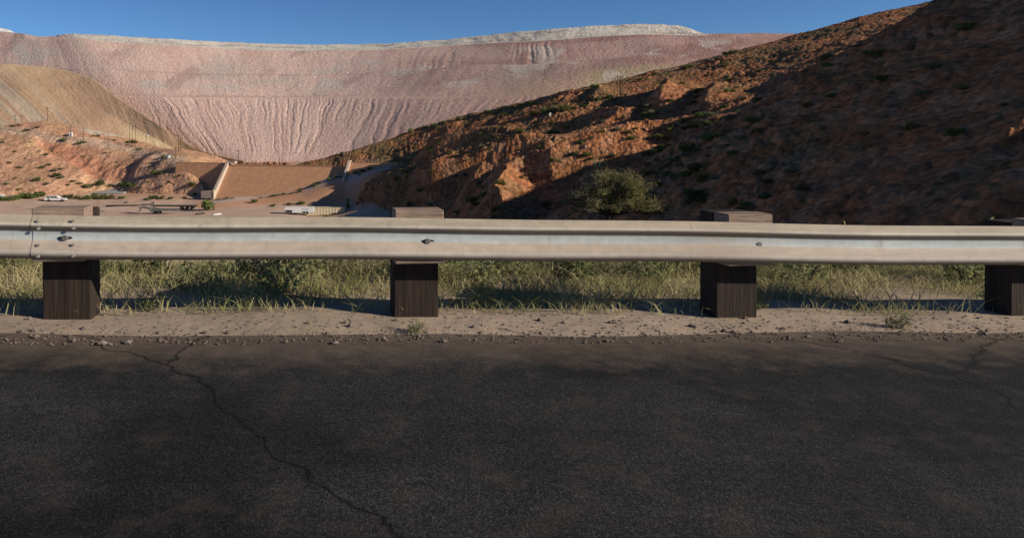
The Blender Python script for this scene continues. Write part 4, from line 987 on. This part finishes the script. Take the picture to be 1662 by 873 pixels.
# ---------------------------------------------------------------- boulders
def rock_mesh(seed, n=2):
    import bmesh
    bm = bmesh.new(); bmesh.ops.create_icosphere(bm, subdivisions=n, radius=1)
    for v in bm.verts:
        c = v.co.copy(); f = 1+.35*mnoise.noise(c*1.1+Vector((seed*3.1, 0, 0)))+.15*mnoise.noise(c*2.7+Vector((0, seed, 0)))
        v.co = Vector((c.x*f, c.y*f*.85, c.z*f*.7))
        for ax in (Vector((.7, .3, .6)), Vector((-.5, .6, .5)), Vector((.1, -.9, .3))):
            ax = ax.normalized(); o_ = v.co.dot(ax)
            if o_ > .62: v.co -= ax*(o_-.62)
    me = bpy.data.meshes.new('boulder'); bm.to_mesh(me); bm.free(); return me
RM = [rock_mesh(i) for i in range(5)]; RMP = [m.copy() for m in RM[:3]]
for m in RM: m.materials.append(M['rock'])
for m in RMP: m.materials.append(M['palerock'])
def boulder(q, s_, pale, label, group):
    o = bpy.data.objects.new('boulder', (RMP if pale else RM)[RNG.integers(3 if pale else 5)]); COL.objects.link(o)
    o.location = (q[0], q[1], q[2]+.15*s_); o.rotation_euler = (RNG.uniform(-.4, .4), RNG.uniform(-.4, .4), RNG.uniform(0, 6.28)); o.scale = (s_, s_*RNG.uniform(.7, 1.1), s_*RNG.uniform(.6, .95)); tag(o, label, 'boulder', group)
for px, py, n in [(950, 239, 7), (985, 246, 5), (960, 250, 4), (733, 218, 4), (779, 219, 4), (1008, 229, 5), (982, 184, 5), (979, 213, 4), (1000, 199, 4), (885, 312, 5), (945, 232, 4), (1178, 229, 4), (640, 240, 4), (842, 262, 4), (925, 300, 4), (968, 245, 4)]:
    q = hit(px, py, hill_h)
    if q is not None: boulder(q, wpx(q, n)*.5, True, 'pale boulder on the red right hillside', 'pale boulders on the right hillside')
n_ = 0
while n_ < 210:
    px, py = RNG.uniform(590, 1150), RNG.uniform(205, 330); q = hit(px, py, hill_h, step=.8)
    if q is None or q[2]-ground_h(q[0], q[1], False) < 2: continue
    boulder(q, RNG.uniform(.15, .5)*(1 if RNG.uniform() < .9 else 1.8), False, 'red rock lying on the right hillside', 'red rocks on the right hillside'); n_ += 1
for i in range(22):
    px = 396+i*3.5+RNG.uniform(-1, 1); q = P(px, 261.5, 286+RNG.uniform(-1, 1)); q[2] = ground_at(q[0], q[1])
    zc = P(px, 261.8, q[1])[2]; q[2] = max(q[2], zc-1.0)
    boulder(q, RNG.uniform(.7, 1.15), False, 'dark rock in the row behind the dam crest', 'rocks behind the dam crest')

# ---------------------------------------------------------------- roadside
NB = 60000
p_ = RNG.uniform(-6, 10, NB*2); q_ = 5.5+3.6*RNG.uniform(0, 1, NB*2)**.8
den = fbm(p_*.9, q_*.9, 3)+.25*(q_ > 6.2); kp = den > RNG.uniform(-.35, .35, NB*2); p_, q_ = p_[kp][:NB], q_[kp][:NB]
bx, by = _e[0]*p_+_m[0]*q_, _e[1]*p_+_m[1]*q_; bz = ground_h(bx, by)
n = len(bx); hgt = RNG.uniform(.03, .16, n)*np.where(RNG.uniform(0, 1, n) > .96, 2.2, 1)*(1+.6*np.clip(fbm(bx*.6+4, by*.6, 2), -.5, 1)); an = RNG.uniform(0, 6.28, n); ln = RNG.uniform(.2, 2.4, n)*hgt; wd = RNG.uniform(.002, .006, n)
la = RNG.uniform(0, 6.28, n); dx, dy = np.cos(an)*wd, np.sin(an)*wd; tx, ty = np.cos(la)*ln, np.sin(la)*ln
V = np.stack([np.stack([bx-dx, by-dy, bz-.02], 1), np.stack([bx+dx, by+dy, bz-.02], 1), np.stack([bx+dx*.7+tx*.4, by+dy*.7+ty*.4, bz+hgt*.6], 1), np.stack([bx-dx*.7+tx*.4, by-dy*.7+ty*.4, bz+hgt*.6], 1), np.stack([bx+tx, by+ty, bz+hgt], 1)], 1).reshape(-1, 3)
ix = np.arange(n)*5; Fs = [f for i in ix for f in ((i, i+1, i+2, i+3), (i+3, i+2, i+4))]
tag(mesh_obj('grass', V, Fs, M['grass']), 'dry green roadside grass below the guard rail', 'grass', None, 'stuff')
def weed_proto(seed):
    V, Fs = leaf_cloud(520, .42, .38, .5, .035, seed, 7); o = empty('roadside_weed', (0, 0, 0)); mesh_obj('foliage', V, Fs, M['weed'], o)
    mb = MB(); g = np.random.default_rng(seed)
    for i in range(9): a = g.uniform(0, 6.28); mb.tube([(0, 0, -.03), (math.cos(a)*.12, math.sin(a)*.12, .25), (math.cos(a)*.3, math.sin(a)*.3, .5)], [.008, .006, .003], 4)
    mb.build('stem', M['twig'], o); return o
WP = [weed_proto(i) for i in (201, 202, 203)]; first = [True]*3
for p, q, s_ in [(-3.3, 6.6, 1.2), (-2.9, 7.4, 1.0), (-3.9, 7.0, 1.3), (-1.4, 7.3, .8), (-1.9, 6.7, .6), (-.9, 6.6, .7), (-.4, 7.2, 1.0), (.05, 6.7, 1.1), (.3, 7.3, 1.2), (-.2, 6.3, .8), (.95, 6.9, .9), (1.3, 7.4, 1.0), (1.7, 6.8, .7), (2.1, 7.3, .9), (2.5, 6.7, .8), (2.9, 7.5, 1.1), (3.6, 6.9, .9), (4.3, 7.2, 1.2), (5.1, 6.8, .9), (6.0, 7.3, 1.2), (7.0, 6.9, 1.0), (8.2, 7.4, 1.3), (-5, 7, 1.1), (-1.2, 5.75, .35), (1.5, 5.8, .4), (3.9, 5.75, .4), (-3.0, 5.8, .35), (.8, 5.0, .25), (4.6, 5.1, .3)]:
    i = RNG.integers(3); o = WP[i] if first[i] else copy_tree(WP[i]); first[i] = False
    x, y = _e[0]*p+_m[0]*q, _e[1]*p+_m[1]*q
    o.location = (x, y, float(ground_h(np.array([x]), np.array([y]))[0])-.02); o.rotation_euler = (0, 0, RNG.uniform(0, 6.28)); o.scale = (s_*.9, s_*.9, s_*.8)
    tag(o, 'leafy green weed growing under or behind the guard rail', 'weed', 'weeds along the guard rail')
# loose gravel on the shoulder
V, Fs = [], []
ico = [(0, 0, 1), (.9, 0, .3), (.28, .85, .35), (-.72, .53, .3), (-.72, -.53, .35), (.28, -.85, .3), (0, 0, -.6)]
icf = [(0, 1, 2), (0, 2, 3), (0, 3, 4), (0, 4, 5), (0, 5, 1), (6, 2, 1), (6, 3, 2), (6, 4, 3), (6, 5, 4), (6, 1, 5)]
m_ = 5200; pp = RNG.uniform(-5, 9, m_); qq_ = 4.62+np.abs(RNG.normal(0, .5, m_)); gx, gy = _e[0]*pp+_m[0]*qq_, _e[1]*pp+_m[1]*qq_
gz_ = np.where(qq_ < 4.86, .075+GRADE*pp+.004, ground_h(gx, gy)); ss = .004+.012*RNG.uniform(0, 1, m_)**2+.03*(RNG.uniform(0, 1, m_) > .975)*RNG.uniform(.3, 1, m_)
for i in range(m_):
    a = RNG.uniform(0, 6.28); c_, s_ = math.cos(a), math.sin(a); b = len(V); k = ss[i]
    V += [(gx[i]+(c_*x-s_*y*.8)*k, gy[i]+(s_*x+c_*y*.8)*k, gz_[i]+z*k*.7) for x, y, z in ico]; Fs += [tuple(j+b for j in f) for f in icf]
tag(mesh_obj('gravel', V, Fs, plain('shoulder gravel', (.24, .19, .15), .95, 0, .45, 9)), 'loose gravel along the road shoulder', 'gravel', None, 'stuff')
# ---------------------------------------------------------------- camera, light
cam = bpy.data.cameras.new('camera'); co = bpy.data.objects.new('camera', cam); COL.objects.link(co)
co.location = (0, 0, EYE); co.rotation_euler = (math.pi/2, 0, 0)
cam.sensor_width = 36; cam.lens = 36*F/1662; cam.shift_x = (831-CX)/1662; cam.shift_y = -(436.5-CY)/1662
cam.clip_start = .1; cam.clip_end = 20000; SC.camera = co
w = bpy.data.worlds.new('World'); SC.world = w; w.use_nodes = True
nt = w.node_tree; bg = nt.nodes['Background']
sky = nt.nodes.new('ShaderNodeTexSky'); sky.sky_type = 'NISHITA'; sky.sun_disc = False
sky.sun_elevation = SUN_EL; sky.sun_rotation = SUN_AZ; sky.altitude = 1200; sky.air_density = 1.0; sky.dust_density = .1; sky.ozone_density = 2.5
tint = nt.nodes.new('ShaderNodeMix'); tint.data_type = 'RGBA'; tint.blend_type = 'MULTIPLY'; tint.inputs[0].default_value = 1
tint.inputs[7].default_value = (.66, .98, 1.4, 1)
nt.links.new(sky.outputs[0], tint.inputs[6]); 
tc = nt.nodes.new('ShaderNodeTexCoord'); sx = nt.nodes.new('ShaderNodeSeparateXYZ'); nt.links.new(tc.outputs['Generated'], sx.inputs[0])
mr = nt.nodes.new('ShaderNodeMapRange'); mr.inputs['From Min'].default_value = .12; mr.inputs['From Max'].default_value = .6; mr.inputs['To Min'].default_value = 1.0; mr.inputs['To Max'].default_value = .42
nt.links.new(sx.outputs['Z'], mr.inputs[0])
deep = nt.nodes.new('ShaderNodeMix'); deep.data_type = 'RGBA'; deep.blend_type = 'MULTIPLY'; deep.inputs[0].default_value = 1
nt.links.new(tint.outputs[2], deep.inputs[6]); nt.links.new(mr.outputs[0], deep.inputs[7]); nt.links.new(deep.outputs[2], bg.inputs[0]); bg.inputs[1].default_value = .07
sl = bpy.data.lights.new('sun', 'SUN'); sl.energy = 5.0; sl.angle = math.radians(.53); sl.color = (1, .9, .76)
so = bpy.data.objects.new('sun', sl); COL.objects.link(so)
so.rotation_euler = Vector(tuple(SUN)).to_track_quat('Z', 'Y').to_euler(); so.location = (80, -60, 60)
SC.view_settings.view_transform = 'Standard'; SC.view_settings.look = 'None'; SC.view_settings.exposure = 0

SC.cycles.diffuse_bounces = 1; SC.cycles.max_bounces = 6
